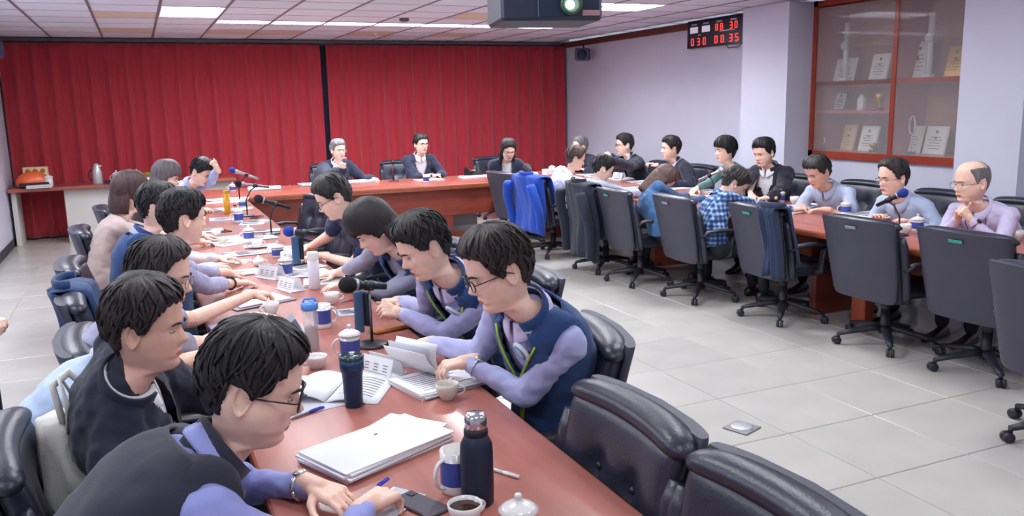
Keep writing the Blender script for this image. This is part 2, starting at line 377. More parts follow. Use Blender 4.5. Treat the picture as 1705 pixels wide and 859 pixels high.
for px, py, w_, h_, m, lab in ((1403, 125, .30, .26, paper, 'wide cream certificate on the upper shelf, left end of the cabinet'), (1460, 122, .24, .28, paper, 'cream certificate on the upper shelf beside the centre divider'),
        (1522, 122, .25, .38, paper, 'tall cream certificate right of the divider on the upper shelf'), (1585, 120, .2, .3, goldm, 'gold plaque at the right end of the upper shelf'),
        (1396, 175, .17, .2, silver, 'small silver plaque in a dark frame on the middle shelf'), (1408, 246, .19, .29, mat('plaque_tan', srgb(190, 150, 110), .5), 'tan wooden plaque on the bottom shelf, left of the white certificate'),
        (1441, 248, .24, .28, paper, 'white certificate beside the tan plaque on the bottom shelf'), (1512, 252, .26, .29, paper, 'left one of two tilted white certificates on the bottom right shelf'), (1552, 254, .26, .29, paper, 'right one of two tilted white certificates on the bottom right shelf')):
    y, z = cz_(px, py); zz = CZ0+.08 if py > 230 else (CZ0+s2+.015 if py > 150 else CZ0+s1+.0225)
    plaque(y, zz, w_, h_, m, lab, frame=blackm if m is silver else None)
def trophy(y, z, h_, m, label, kind):
    r = empty('trophy', (XR+.13, y, z), 0, label, 'trophy', 'trophies in the wall cabinet')
    MB().box((0, 0, .015), (.06, .07, .03), bev=.004).build('plinth', blackm if kind != 'crystal' else crys, r, smooth=False)
    if kind == 'ring':
        mb = MB(); mb.tube([(0, 0, .03), (0, 0, h_*.45)], .008); mb.tube([(0, .035*math.cos(q), h_*.7+h_*.22*math.sin(q)) for q in np.linspace(0, 2*PI, 20)], .008); mb.build('ring', m, r)
    elif kind == 'crystal':
        MB().loft([[(p[0]*k, p[1]*k, z_) for p in ((.02, .04), (-.02, .04), (-.02, -.04), (.02, -.04))] for k, z_ in ((1, .03), (1.05, h_*.7), (.2, h_))]).build('crystal', m, r, smooth=False)
    else:
        MB().lathe([(.012, .03), (.008, h_*.3), (.03, h_*.5), (.045, h_*.75), (.05, h_), (.042, h_), (.03, h_*.6), (.002, h_*.5)], 16, cap=False).build('cup', m, r)
for px, py, h_, m, lab, kd in ((1442, 180, .17, crys, 'small crystal trophy in the middle of the left centre shelf', 'crystal'), (1472, 178, .18, goldm, 'gold trophy beside the divider on the centre shelf', 'cup'),
        (1377, 245, .15, crys, 'curved crystal trophy at the left end of the bottom shelf', 'ring'), (1462, 248, .1, goldm, 'small gold trophy right of the white certificate, bottom left shelf', 'cup'),
        (1527, 214, .2, silver, 'ring-shaped silver trophy behind the tilted white certificates', 'ring')):
    y, z = cz_(px, py); zz = CZ0+.08 if py > 200 else CZ0+s2+.015
    trophy(y, zz, h_ if px != 1527 else .42, m, lab, kd)
for px, nm in ((1418, 'left'), (1559, 'right')):
    y, z = cz_(px, 60)
    tr = empty('trophy', (XR+.13, y, CZ0+s1+.0225), 0, 'tall clear glass trophy with a round medallion in the %s bay of the top shelf' % nm, 'trophy', 'trophies in the wall cabinet')
    MB().box((0, 0, .02), (.08, .09, .04), bev=.006).build('plinth', crys, tr, smooth=False)
    MB().tube([(0, 0, .04), (0, 0, .62)], .03, 6).build('column', crys, tr)
    MB().lathe([(.002, -.008), (.045, -.006), (.045, .006), (.002, .008)], 16, (-.03, 0, .38), Matrix.Rotation(PI/2, 3, 'Y')).build('medallion', silver, tr)
# ---------------- LED board, speakers, projector, detector ----------------
lb_ = empty('status_board', (XR, 9.2, 2.62), 0, 'black electronic number board with white and red digits on the right wall', 'display board')
MB().box((-.04, 0, 0), (.07, 1.32, .36), bev=.006).build('casing', mat('board_black', srgb(24, 28, 44), .3), lb_, smooth=False)
redl = mat('led_red', (1, .04, .03), .4, emit=1.6); whl = mat('led_white', (.8, .78, .9), .4, emit=.25); grl = mat('board_label', (.5, .5, .6), .5)
SEG = {'0': 'abcdef', '1': 'bc', '2': 'abged', '3': 'abgcd', '5': 'afgcd', '7': 'abc', '8': 'abcdefg', '9': 'abcdfg', '4': 'fgbc', '6': 'afgedc'}
def digit(par, ch, y, z, h, m):
    w2 = h*.28; t = h*.11; mb = MB()
    for s_ in SEG[ch]:
        cy, cz2, dy, dz = {'a': (0, h/2, w2*2, t), 'g': (0, 0, w2*2, t), 'd': (0, -h/2, w2*2, t), 'f': (w2, h/4, t, h/2), 'b': (-w2, h/4, t, h/2), 'e': (w2, -h/4, t, h/2), 'c': (-w2, -h/4, t, h/2)}[s_]
        mb.box((-.078, y+cy, z+cz2), (.004, dy, dz))
    mb.build('digit', m, par, smooth=False)
for k, (y, m, t) in enumerate(((.50, whl, ''), (.24, whl, ''), (-.04, redl, '88'), (-.33, redl, '30'))):
    MB().box((-.077, y, .125), (.003, .12, .02)).build('caption', grl, lb_, smooth=False)
    if not t: MB().box((-.077, y, .055), (.003, .17, .08)).build('lit_panel', m, lb_, smooth=False)
    else:
        for q, ch in enumerate(t): digit(lb_, ch, y+.05-.1*q, .055, .075, m)
for y in (.53, .40, .27, .02, -.11, -.28, -.40): digit(lb_, rnd.choice('0358'), y, -.1, .085, redl)
MB().box((-.077, .38, -.015), (.003, .06, .018)).build('caption', grl, lb_, smooth=False); MB().box((-.077, -.2, .0), (.003, .3, .015)).build('caption', grl, lb_, smooth=False)
MB().tube([(-.05, -.15, -.17), (-.05, -.2, -.22), (-.05, -.4, -.22), (-.05, -.5, -.17)], .006).build('cable', blackm, lb_)
def speaker(loc, rz, label):
    r = empty('wall_speaker', loc, rz, label, 'speaker', 'small speakers by the curtain')
    blu = mat('speaker_shell', srgb(70, 80, 110), .5)
    MB().box((0, -.05, 0), (.24, .16, .2), bev=.02).build('cabinet', blu, r, smooth=False)
    MB().ball((0, -.14, -.005), (.085, .04, .085), 16).build('cone', mat('speaker_cone', srgb(24, 28, 60), .5), r)
    MB().box((0, .07, .04), (.04, .1, .04)).tube([(0, .08, .04), (0, .08, .17)], .012).build('bracket', blackm, r, smooth=False)
p = on_z(930, 72, CH)
speaker((XR-.2, 12.6, 2.53), math.radians(-35), 'small dark blue speaker at the right end of the red curtains')
speaker((XL+.16, 12.0, 2.53), math.radians(10), 'grey-blue speaker high on the left wall before the curtain')
pj = empty('projector', (0, 0, 0), 0, 'dark blue ceiling projector with a glowing round lens', 'projector')
q = on_z(942, 40, CH-.5)
pd = 3.55; dd = cf+cr*(919-852.5)/FPX-cu*(10-429.5)/FPX; C = np.array([0, 0, CAMH])+dd*pd/(dd@cf)+[0, 0, .005]
pj.location = C.tolist(); pj.rotation_euler = (0, 0, math.radians(-13))
pb_ = mat('projector_shell', srgb(40, 46, 66), .45)
MB().box((0, .17, .03), (.44, .36, .19), bev=.012).build('shell', pb_, pj, smooth=False)
MB().box((.07, -.014, .03), (.27, .012, .165), bev=.004).build('front_grille', mat('projector_front', srgb(22, 40, 66), .4), pj, smooth=False)
MB().lathe([(.044, 0), (.046, .03), (.036, .035), (.034, .01), (.002, .008)], 24, (.075, -.015, .0), Matrix.Rotation(PI/2, 3, 'X')).build('lens_ring', mat('lens_ring_green', srgb(60, 90, 70), .3), pj)
MB().ball((.07, -.035, -.003), (.019, .006, .019), 14).build('lamp_glow_spot', mat('projector_lamp', (.9, 1, 1), .3, emit=6), pj)
MB().box((.165, -.022, -.035), (.075, .004, .022)).build('sticker', mat('sticker_pink', srgb(200, 150, 150), .5), pj, smooth=False)
MB().tube([(0, .2, .12), (0, .2, CH-C[2]+.0)], .02).build('mount_pole', pb_, pj)
det = on_z(673, 31, CH); r = empty('smoke_detector', (det[0], det[1], CH-.001), 0, 'round dark smoke detector on the ceiling before the strip lights', 'smoke detector')
MB().lathe([(.06, 0), (.06, -.02), (.04, -.035), (.002, -.037)], 20, cap=False).build('cover', mat('detector_grey', srgb(90, 84, 88), .5), r)
det = on_z(625, 55, CH); r = empty('sprinkler', (det[0], det[1], CH-.001), 0, 'small white sprinkler head near the curtain', 'sprinkler')
MB().lathe([(.05, 0), (.03, -.01), (.012, -.02), (.012, -.05), (.03, -.052), (.002, -.055)], 14, cap=False).build('head', mat('sprinkler_white', (.75, .74, .78), .4), r)
ol = on_z(1235, 713, 0); r = empty('floor_outlet', (ol[0], ol[1], .001), math.radians(20), 'square grey metal outlet cover set in the floor tiles', 'floor outlet')
MB().box((0, 0, .004), (.15, .15, .008), bev=.003).build('plate', mat('outlet_steel', srgb(150, 148, 152), .4, .5), r, smooth=False)
MB().lathe([(.062, .008), (.06, .014), (.05, .016), (.002, .016)], 20, cap=False).build('lid', mat('outlet_lid', srgb(190, 190, 196), .35, .4), r)
# ---------------- chairs ----------------
leather = mat('black_leather', srgb(42, 43, 58), .34, bump=.12, bscale=140, var=.08, vscale=12, spec=.5)
leather_b = mat('grey_leather_back', srgb(62, 61, 76), .5, bump=.08, bscale=200, var=.05, vscale=6)
plast = mat('chair_plastic', srgb(38, 39, 50), .45); 
CT = .95       # height of the chair's top
def back_y(v): return -.205-.10*v-.03*v*v     # middle of the backrest, v 0 bottom .. 1 top
def make_chair(label):
    r = empty('office_chair', (0, 0, 0), 0, label, 'chair', 'high-backed black office chairs')
    zb, zt = .36, CT
    def sect(v, w, y0, y1, n=28, e=.35):
        a = np.linspace(0, 2*PI, n+1)[:-1]; c, s_ = np.cos(a), np.sin(a)
        x = np.sign(c)*np.abs(c)**e*w; y = (y0+y1)/2+np.sign(s_)*np.abs(s_)**(e*1.6)*(y1-y0)/2
        bow = .035*(x/.27)**2
        return np.stack([x, y+bow, np.full(n, zb+(zt-zb)*v)], 1)
    # rear shell
    rg = []
    for v in (0, .02, .06, .3, .6, .85, .93, .965):
        k = {0: .86, .02: .93, .06: .97}.get(v, 1.); w_ = (.262+.03*v)*k*(1 if v < .95 else .97); y = back_y(v)
        rg.append(sect(v, w_, y-.055, y-.008))
    MB().loft(rg).build('back_shell', leather_b, r, angle=60)
    # front pad with buttons, seen tufted
    nx_, ny_ = 30, 26; V = []; F = []
    btn = [(-.09, .66), (.09, .66)]
    for layer in (0, 1):
        for j in range(ny_+1):
            v = j/ny_
            for i in range(nx_+1):
                u = -1+2*i/nx_; w_ = .252+.024*v; x = u*w_; y = back_y(v)
                if layer == 0:
                    e = (1-abs(u)**6)**.5*(1-abs(2*v-1)**12)**.5; b = .035+.045*e+.014*math.exp(-((v-.2)/.2)**2)
                    for bxx, bv in btn:
                        d2 = ((x-bxx)/.05)**2+((v-bv)*.47/.05)**2; b -= .03*math.exp(-d2)
                        b -= .008*math.exp(-((x-bxx)/.012)**2)*(1 if v < bv else 0)*min(1, (bv-v)*5)
                    b -= .012*math.exp(-((v-.66)*.47/.01)**2)*max(0, 1-abs(x)/.2)*.5
                    y += b
                y += .035*(x/.27)**2
                V.append((x, y, zb+(zt-.035-zb)*v))
    m_ = (nx_+1)*(ny_+1)
    for L_ in (0, 1):
        for j in range(ny_):
            for i in range(nx_):
                q = [L_*m_+j*(nx_+1)+i, L_*m_+j*(nx_+1)+i+1, L_*m_+(j+1)*(nx_+1)+i+1, L_*m_+(j+1)*(nx_+1)+i]; F.append(tuple(q if L_ else q[::-1]))
    for i in range(nx_): F.append((i, i+1, m_+i+1, m_+i)); k = ny_*(nx_+1)+i; F.append((k+1, k, m_+k, m_+k+1))
    for j in range(ny_): k = j*(nx_+1); F.append((k+nx_+1, k, m_+k, m_+k+nx_+1)); k += nx_; F.append((k, k+nx_+1, m_+k+nx_+1, m_+k))
    pad = MB().add(V, F).build('back_cushion', leather, r)
    for bxx, bv in btn: MB().ball((bxx, back_y(bv)+.052+.003, zb+(zt-.035-zb)*bv), (.011, .007, .011), 10).build('button', leather, r)
    # head roll folding over the top
    rg = []
    for u in np.linspace(-1, 1, 19):
        e = max(.25, (1-abs(u)**8)**.5); x = u*.294; c = np.array([x, back_y(.95)+.020+.035*(x/.27)**2, zt-.040-.012*abs(u)**3]); ring = []
        for k in range(16):
            a = 2*PI*k/16; ring.append(c+np.array([0, math.cos(a)*.057*e, math.sin(a)*(.036 if math.sin(a) > 0 else .042)*e]))
        rg.append(ring)
    MB().loft(rg).build('head_roll', leather, r)
    for sx in (-1, 1):
        pts = []; ra = []
        for v in np.linspace(0.02, .8, 9): pts.append((sx*(.262+.024*v), back_y(v)+.032+.03, zb+(zt-zb)*v)); ra.append(.034*(1 if 0.05 < v < .75 else .7))
        MB().tube(pts, ra, 12, flat=(1.25, .8)).build('side_bolster', leather, r)
    # seat
    rg = []
    for z, k in ((.385, .9), (.39, .97), (.42, 1), (.455, 1), (.475, .96), (.487, .8), (.49, .4), (.49, .05)):
        rg.append([(p[0]*k, .02+p[1]*k, z) for p in roundrect(-.26, .26, -.25, .25, .09, 5)])
    MB().loft(rg).build('seat', leather, r)
    for sx in (-1, 1):
        am = MB(); am.tube([(sx*.25, .06, .41), (sx*.325, .06, .44), (sx*.33, .07, .56), (sx*.325, .10, .635)], [.02, .022, .018, .018], 8, flat=(1.4, .7))
        am.tube([(sx*.325, .17, .625), (sx*.327, .10, .647), (sx*.325, -.05, .655), (sx*.32, -.16, .645), (sx*.30, -.215, .60)], [.02, .03, .03, .026, .018], 10, flat=(.6, 1)).build('armrest', plast, r)
    MB().box((0, 0, .37), (.22, .28, .04), bev=.01).lathe([(.03, .2), (.03, .36)], 14).lathe([(.042, .08), (.042, .13), (.032, .15), (.03, .26)], 14).build('gas_column', plast, r)
    MB().box((0, -.19, .40), (.12, .10, .08), bev=.02).build('back_bracket', plast, r)
    for k in range(5):
        a = 2*PI*k/5+.5; c, s_ = math.cos(a), math.sin(a)
        MB().tube([(c*.02, s_*.02, .12), (c*.10, s_*.10, .118), (c*.24, s_*.24, .092), (c*.315, s_*.315, .075)], [.034, .03, .023, .018], 8, flat=(.8, 1.1)).build('base_spoke', plast, r)
        cm = MB(); cx, cy = c*.315, s_*.315
        cm.lathe([(.012, .05), (.012, .08)], 8, (cx, cy, 0))
        for sg in (-1, 1): cm.lathe([(.010, -.009), (.0265, -.009), (.0285, 0), (.0265, .009), (.010, .009)], 14, (cx-s_*.014*sg+.012*c, cy+c*.014*sg+.012*s_, .0285), Matrix.Rotation(a, 3, 'Z')@Matrix.Rotation(PI/2, 3, 'X'))
        cm.build('caster', plast, r)
    return r
proto = None
def chair(x, y, heading, label, tagm=None, copyof=None):
    global proto
    rz = math.radians(heading-90)
    if proto is None:
        proto = make_chair(label); proto.location = (x, y, 0); proto.rotation_euler = (0, 0, rz); c = proto
    else: c = dup(proto, (x, y, 0), rz, label)
    return c
plainchairs = []
def right_of(px, py, z): return on_z(px, py, z)
L_ = [ # left row, facing +x
 (-.11, 2.46, 4, 'black leather office chair at bottom left with a white bag on its arm'),
 (.02, 3.47, 2, 'black office chair directly behind the man in the dark navy jacket'),
 (-.04, 4.36, -2, 'black leather office chair carrying a draped blue jacket'),
 (-.12, 5.30, 0, 'black office chair next beyond the one carrying the blue jacket'),
 (-.15, 6.85, 3, 'second farthest black office chair of the left row'),
 (-.05, 8.3, 5, 'farthest black office chair visible in the left row, behind the brown-haired woman')]
for x, y, a, lab in L_: chair(x, y, a, lab)
R_ = [(.90, 1.31, 180, 'empty black office chair cut by the bottom edge, nearest to the camera'),
 (.90, 1.90, 180, 'empty black tufted office chair right of the thermos bottle'),
 (1.22, 2.72, 168, 'black office chair behind the person in the blue vest with emblem'),
 (1.47, 3.78, 181, 'black office chair under the man holding a microphone'),
 (1.47, 4.75, 183, 'black office chair under the woman in the blue vest'),
 (1.50, 5.75, 176, 'black office chair under the man in the navy polo shirt'),
 (1.20, 6.62, 182, 'empty office chair just beyond the man in the navy polo shirt'),
 (1.30, 8.05, 200, 'empty black office chair at the far end of the left table')]
for x, y, a, lab in R_: chair(x, y, a, lab)
NCH = {}
N_ = [(4.32, 9.55, 5, 'black office chair at the inner corner beside the head table, seen side-on', None),
 (4.36, 8.75, 2, 'office chair with a bright blue jacket hanging over its back', None),
 (4.44, 7.66, -3, 'office chair with a dark suit jacket hung on its left side', None),
 (4.42, 6.95, -5, 'grey-backed chair with a green tag, left of the woman in denim blue', 'green'),
 (4.53, 6.12, -4, 'grey-backed office chair with a pale tag behind the woman in denim blue', 'pale'),
 (4.68, 5.22, -4, 'grey-backed chair with a green tag, right of the plaid shirt man', 'green'),
 (4.78, 4.28, 0, 'empty grey-backed office chair with a pale tag, next to the orange table leg', 'pale'),
 (4.86, 3.54, 2, 'empty grey-backed office chair with a bright green tag, before the man in lavender', 'green'),
 (4.22, 2.55, 0, 'grey-backed office chair cut by the right edge of the photograph', None)]
tagg = mat('tag_green', srgb(40, 150, 130), .5); tagp = mat('tag_pale', srgb(130, 140, 155), .5)
for x, y, a, lab, tg in N_:
    c = chair(x, y, a, lab); c.scale = (1.1, 1, 1)
    if tg: MB().box((0, back_y(.9)-.0585, CT-.075), (.085, .006, .022), Matrix.Rotation(.25, 3, 'X'), bev=.002).build('tag', tagg if tg == 'green' else tagp, c, smooth=False)
F_ = [(6.3, 10.95), (6.3, 9.75), (6.3, 8.85), (6.3, 7.75), (6.25, 6.95), (6.22, 6.1), (6.1, 5.1), (6.05, 4.3)]
FL = ['behind the grey-haired man in the far right corner', 'behind the man resting his chin on his hand', 'behind the man raising his hand in a dark jacket', 'behind the man in the green sweater',
      'behind the man in the black bomber jacket', 'behind the first man in a pale blue-grey shirt', 'behind the man in glasses at the blue microphone', 'behind the balding man in lavender']
for (x, y), lab in zip(F_, FL): chair(x, y+.06, 180, 'black office chair '+lab)
H_ = [(2.60, 12.35), (3.66, 12.3), (5.1, 12.1)]
for (x, y), lab in zip(H_, ['behind the grey-haired man speaking at the head table', 'behind the man in the navy suit at the head table', 'behind the long-haired woman at the head table']): chair(x-.03, y, -90, 'black office chair '+lab)
chair(-1.25, 5.1, 0, 'dark chair cut by the left edge, under the person whose hands show')
# ---------------- people ----------------
def unit(v): v = np.array(v, float); return v/(np.linalg.norm(v)+1e-9)
SKIN = {}
def skin(tone=0):
    cols = [srgb(242, 204, 184), srgb(242, 200, 180), srgb(226, 176, 154)]
    return mat('skin_tone_%s' % 'light medium tan'.split()[tone], cols[tone], .5, var=.06, vscale=30, bump=.03, bscale=300, spec=.35)
HEAD = np.array([  # front y, z, back y, z, half width
 (0.0, .128, -.012, .128, .006), (.03, .124, -.05, .121, .042), (.058, .111, -.078, .105, .062), (.078, .09, -.095, .08, .072), (.088, .064, -.102, .052, .0768),
 (.0915, .042, -.103, .03, .0775), (.0935, .024, -.101, .012, .0765), (.088, .006, -.097, -.002, .0752), (.088, -.010, -.092, -.015, .0745), (.0895, -.026, -.086, -.028, .0735),
 (.0885, -.042, -.079, -.042, .071), (.0875, -.056, -.072, -.055, .067), (.0875, -.069, -.066, -.066, .063), (.0835, -.081, -.062, -.078, .058), (.084, -.096, -.059, -.09, .0515),
 (.076, -.111, -.058, -.1, .047), (.055, -.117, -.057, -.112, .049), (.034, -.121, -.057, -.126, .052)])
def catmull(A, n):
    m = len(A); out = []
    for i in range(n):
        t = i/(n-1)*(m-1); k = min(int(t), m-2); f = t-k
        p0, p1, p2, p3 = A[max(k-1, 0)], A[k], A[k+1], A[min(k+2, m-1)]
        out.append(.5*((2*p1)+(-p0+p2)*f+(2*p0-5*p1+4*p2-p3)*f*f+(-p0+3*p1-3*p2+p3)*f**3))
    return np.array(out)
def g(x, c, s): return np.exp(-((x-c)/s)**2)
def head_grid(nr, nc, detail=True, fat=1.):
    H = catmull(HEAD, nr); a = np.arange(nc)/nc*2*PI     # angle 0 = face front, growing to the left (-x)
    P = np.zeros((nr, nc, 3))
    for i, (fy, fz, by, bz, wd) in enumerate(H):
        u = (1-np.cos(a))/2
        P[i, :, 1] = fy+(by-fy)*u; P[i, :, 2] = fz+(bz-fz)*u
        sn = np.sin(a); P[i, :, 0] = -np.sign(sn)*np.abs(sn)**.82*wd*1.04*(1+(fat-1)*g(P[i, :, 2], -.06, .07))
    if detail:
        x, y, z = P[..., 0].copy(), P[..., 1], P[..., 2]; fr = np.clip((y-.03)/.04, 0, 1)
        ridge = np.interp(z, [-.06, -.045, -.038, -.028, -.01, .008, .02], [0, .004, .018, .024, .0135, .005, 0])
        wdt = np.interp(z, [-.045, -.03, 0, .02], [.0125, .0125, .008, .01])
        dy = ridge*np.exp(-(x/wdt)**2)
        dy += .006*g(np.abs(x), .0135, .0065)*g(z, -.036, .008)                    # nostril wings
        dy -= .0085*g(np.abs(x), .031, .017)*g(z, .0, .0115)                          # eye sockets
        dy += .0045*g(np.abs(x), .031, .012)*g(z, -.001, .0065)                       # lids
        dy += .003*g(np.abs(x), .028, .022)*g(z, .021, .008)                          # brow
        dy += .0055*g(x, 0, .02)*(g(z, -.0625, .0045)+1.1*g(z, -.0725, .005))-.002*g(x, 0, .02)*g(z, -.0675, .002)
        dy -= .004*g(x, 0, .022)*g(z, -.083, .006)
        dy += .004*g(x, 0, .016)*g(z, -.098, .01)
        dy += .003*g(np.abs(x), .042, .016)*g(z, -.022, .018)                         # cheekbones
        P[..., 1] += dy*fr
    return P, a
def ell_ring(c, R, N, hw, hd, n, e=.85, hb=None):
    a = np.arange(n)/n*2*PI; ca, sa = np.cos(a), np.sin(a)
    d = np.where(ca > 0, hd, hb if hb else hd)
    return c+np.outer(-np.sign(sa)*np.abs(sa)**e*hw, R)+np.outer(np.sign(ca)*np.abs(ca)**e*d, N)
def person(name_label, head, heading, hyaw=0, hpitch=0, hroll=0, hs=1.08, size=1., twist=0, hip=None,
           lh=None, rh=None, lpose='rest', rpose='rest', ldir=None, rdir=None, lpalm=None, rpalm=None, sleeve='long', tone=1, fat=1.,
           shirt=None, vest=None, jacket=None, collar=None, piping=None, emblem=None, trousers=None, hair='short', haircol=(.012, .011, .013),
           hairline=0., glasses=None, lanyard=None, watch=None, fine=1, group=None, lelb=None, relb=None, bald=0, seed=1, legs=True, plaid=False, hairmat=None, jopen=.055, build=1., jc=False):
    """fine 2 = close to the camera, 1 = middle, 0 = far. Local frame: x right, y forward, z up."""
    rz = math.radians(heading-90); Rz = np.array(Matrix.Rotation(rz, 3, 'Z')); head = np.array(head, float)
    fw = np.array([math.cos(math.radians(heading)), math.sin(math.radians(heading)), 0])
    hR = Matrix.Rotation(math.radians(hyaw), 3, 'Z')@Matrix.Rotation(math.radians(-hpitch), 3, 'X')@Matrix.Rotation(math.radians(hroll), 3, 'Y')
    hR = np.array(hR)
    s = hs
    # neck base from the head
    Ls = .50*size
    off = hR@np.array([0, -.035, -.115])*s; nb_w = head+Rz@(off+np.array([0, -.032, -.048]))
    if hip is None:
        dz = nb_w[2]-.53; back = math.sqrt(max(Ls*Ls-dz*dz, .04**2)); hipw = nb_w-fw*back; hipw[2] = 0
    else: hipw = np.array([hip[0], hip[1], 0.])
    root = empty('person', tuple(hipw), rz, name_label, 'person', group)
    L = lambda p: Rz.T@(np.array(p, float)-hipw)
    N = L(nb_w); Hc = L(head); H0 = np.array([0, 0, .53])
    d = N-H0
    c1 = H0+np.array([0, -.05, .2]); c2 = N-unit(unit(d)+np.array([0, .25, 0]))*.17
    def spine(t): return (1-t)**3*H0+3*(1-t)**2*t*c1+3*(1-t)*t*t*c2+t**3*N
    tw = math.radians(twist)
    def fr(t):
        T = unit(spine(min(t+.01, 1))-spine(max(t-.01, 0))); q = tw*t
        R = np.array([math.cos(q), math.sin(q), 0]); R = unit(R-T*(R@T)); return T, R, np.cross(T, R)
    TP = np.array([(0, .165, .12, .135), (.15, .168, .125, .13), (.35, .165, .125, .115), (.55, .168, .122, .115), (.72, .173, .115, .12), (.84, .172, .098, .108), (.93, .142, .076, .088), (1, .085, .062, .072)])
    def torso(nr, nc, off=0., t0=0., t1=1.):
        out = []
        for k in range(nr):
            t = t0+(t1-t0)*k/(nr-1); hw, hd, hb = [np.interp(t, TP[:, 0], TP[:, j]) for j in (1, 2, 3)]
            belly = (fat-1)*.22*math.exp(-((t-.25)/.28)**2)
            T, R, Nn = fr(t); out.append(ell_ring(spine(t), R, Nn, hw*build+off+belly*.4, (hd+belly)*build+off, nc, hb=hb*build+off))
        return out
    # ---- body: head, neck and trunk in one loft ----
    nr, nc = ((26, 28), (40, 40), (64, 64))[fine]
    P, ang = head_grid(nr, nc, True, 1+(fat-1)*.6)
    hp = (P*s)@hR.T+Hc; rings = [hp[i] for i in range(nr)]
    jn = Hc+hR@np.array([0, -.012, -.125])*s
    T1, R1, N1 = fr(1.)
    hRx, hFy = hR[:, 0], hR[:, 1]
    for k in range(1, 6):
        q = k/5; c = jn*(1-q)+(N+np.array([0, 0, -.0]))*q; Rr = unit(hRx*(1-q)+R1*q); Nr = unit(hFy*(1-q)+N1*q); Nr = unit(Nr-Rr*(Nr@Rr))
        rings.append(ell_ring(c, Rr, Nr, (.053+.012*q)*s, (.047+.01*q)*s, nc, .95))
    for t in (.97, .9, .8, .6, .4, .2, 0):
        hw, hd, hb = [np.interp(t, TP[:, 0], TP[:, j]) for j in (1, 2, 3)]
        T, R, Nn = fr(t); rings.append(ell_ring(spine(t), R, Nn, (hw-.022)*build, (hd-.022)*build, nc, hb=(hb-.022)*build))
    body = MB(); body.loft(rings)
    lipm = []
    ctr = P[:, :, :]
    for fi in range((nr-1)*nc):
        i, j = divmod(fi, nc); p = P[i, j]+P[i+1, (j+1) % nc]; p = p/2
        if p[1] > .06 and abs(p[2]+.068) < .0085*(1-(abs(p[0])/.027)**2) and abs(p[0]) < .026: body.m[fi] = 1
    for sx in (-1, 1):                                           # ears
        n = 14 if fine else 8; er = []
        for r_, h_ in ((1, -.004), (1.02, .004), (.96, .011), (.86, .011), (.72, .005), (.5, .002), (.1, .004)):
            er.append([hR@(s*np.array([sx*(.0735+h_+.008*(-math.sin(q+.4)*.5+.3)), -.008+r_*.0185*math.cos(q)*(1+.25*math.sin(q)), -.006+r_*.033*math.sin(q)]))+Hc for q in [2*PI*k/n*-sx for k in range(n)]])
        body.loft(er)
    eyel = []
    for sx in (-1, 1):
        eyes = MB(); eyel.append(eyes)
        for rr, mi, yy in ((.0105, 0, .0742), (.0058, 1, .0798)):
            eyes.ball(hR@(s*np.array([sx*.031, yy, -.0015]))+Hc, (rr*s*1.15, rr*s, rr*s*.62), 12 if fine else 8, mi, Matrix(hR.tolist()))
    browl = []
    for sx in (-1, 1):
        brow = MB(); browl.append(brow); pts = [hR@(s*np.array([sx*x, y, z]))+Hc for x, y, z in ((.013, .0985, .0165), (.024, .098, .021), (.036, .0905, .021), (.046, .08, .0155))]
        brow.tube(pts, [.0022*s, .0036*s, .003*s, .001*s], 6)
    # ---- arms ----
    T8, R8, N8 = fr(.86)
    sk = skin(tone); arms = MB(); sleeves = []
    shp = spine(.86); up, fo = .285*size, .25*size
    wr = {}
    for side, tgt, pose, dr, pn, elb in ((-1, lh, lpose, ldir, lpalm, lelb), (1, rh, rpose, rdir, rpalm, relb)):
        sh = shp+R8*side*.176*build+T8*.012
        W = L(tgt) if tgt is not None else np.array([side*.18, .32, .80])
        v = W-sh; D = np.linalg.norm(v); u_, f_ = up, fo
        if D > (up+fo)*.985: k = D/((up+fo)*.985); u_, f_ = up*k, fo*k
        vd = v/D; x = (u_*u_-f_*f_+D*D)/(2*D); hh = math.sqrt(max(u_*u_-x*x, 1e-4))
        pole = np.array([side*.7, -.25, -.8]) if elb is None else np.array(elb, float)
        pl = unit(pole-vd*(pole@vd)); E = sh+vd*x+pl*hh
        fdir = unit(W-E); hd_ = unit(Rz.T@np.array(dr, float)) if dr is not None else unit(fdir+np.array([0, 0, -.15]))
        pnv = Rz.T@np.array(pn, float) if pn is not None else np.array([0, 0, 1.])   # back of the hand
        wr[side] = (sh, E, W, fdir, hd_, pnv); sleeves.append((side, sh, E, W))
    def hand_mb(side, W, hd_, pnv, pose):
        mb = MB(); k = .95*s/1.05
        Y = hd_; Z = unit(pnv-Y*(pnv@Y)); X = np.cross(Y, Z)*(-side)      # X = thumb side
        pt = lambda x, y, z: W+(X*x+Y*y+Z*z)*k
        mb.capsule(pt(0, -.03, 0), pt(0, .02, 0), .026*k, .027*k)
        for x in (-.03, -.01, .011, .031): mb.capsule(pt(x*.55, .015, 0), pt(x, .082-abs(x-.01)*.2, .002), .0165*k, .0125*k, 10)
        curl = {'flat': (.12, .12, .1), 'rest': (.3, .4, .3), 'hold': (.75, .8, .5), 'grip': (1.15, 1.35, .9), 'fist': (1.45, 1.6, 1.1)}[pose]
        for i, (x, ln, r) in enumerate(((.031, .066, .0088), (.011, .075, .009), (-.01, .07, .0088), (-.03, .055, .0078))):
            p = np.array([x, .084-abs(x-.01)*.2, .002]); a = -.05; sp = x*1.6*(.35 if pose in ('grip', 'fist') else 1)*.12/.03*.25; rr = r
            for j, fr_ in enumerate((.45, .31, .24)):
                a += curl[j]*(1+.06*i); q = p+np.array([math.sin(sp), math.cos(sp)*math.cos(a), -math.sin(a)])*ln*fr_*1.1
                mb.capsule(pt(*p), pt(*q), rr*k, rr*.88*k, 10); p = q; rr *= .9
        th = {'flat': .75, 'rest': .6, 'hold': .35, 'grip': .1, 'fist': 0}[pose]
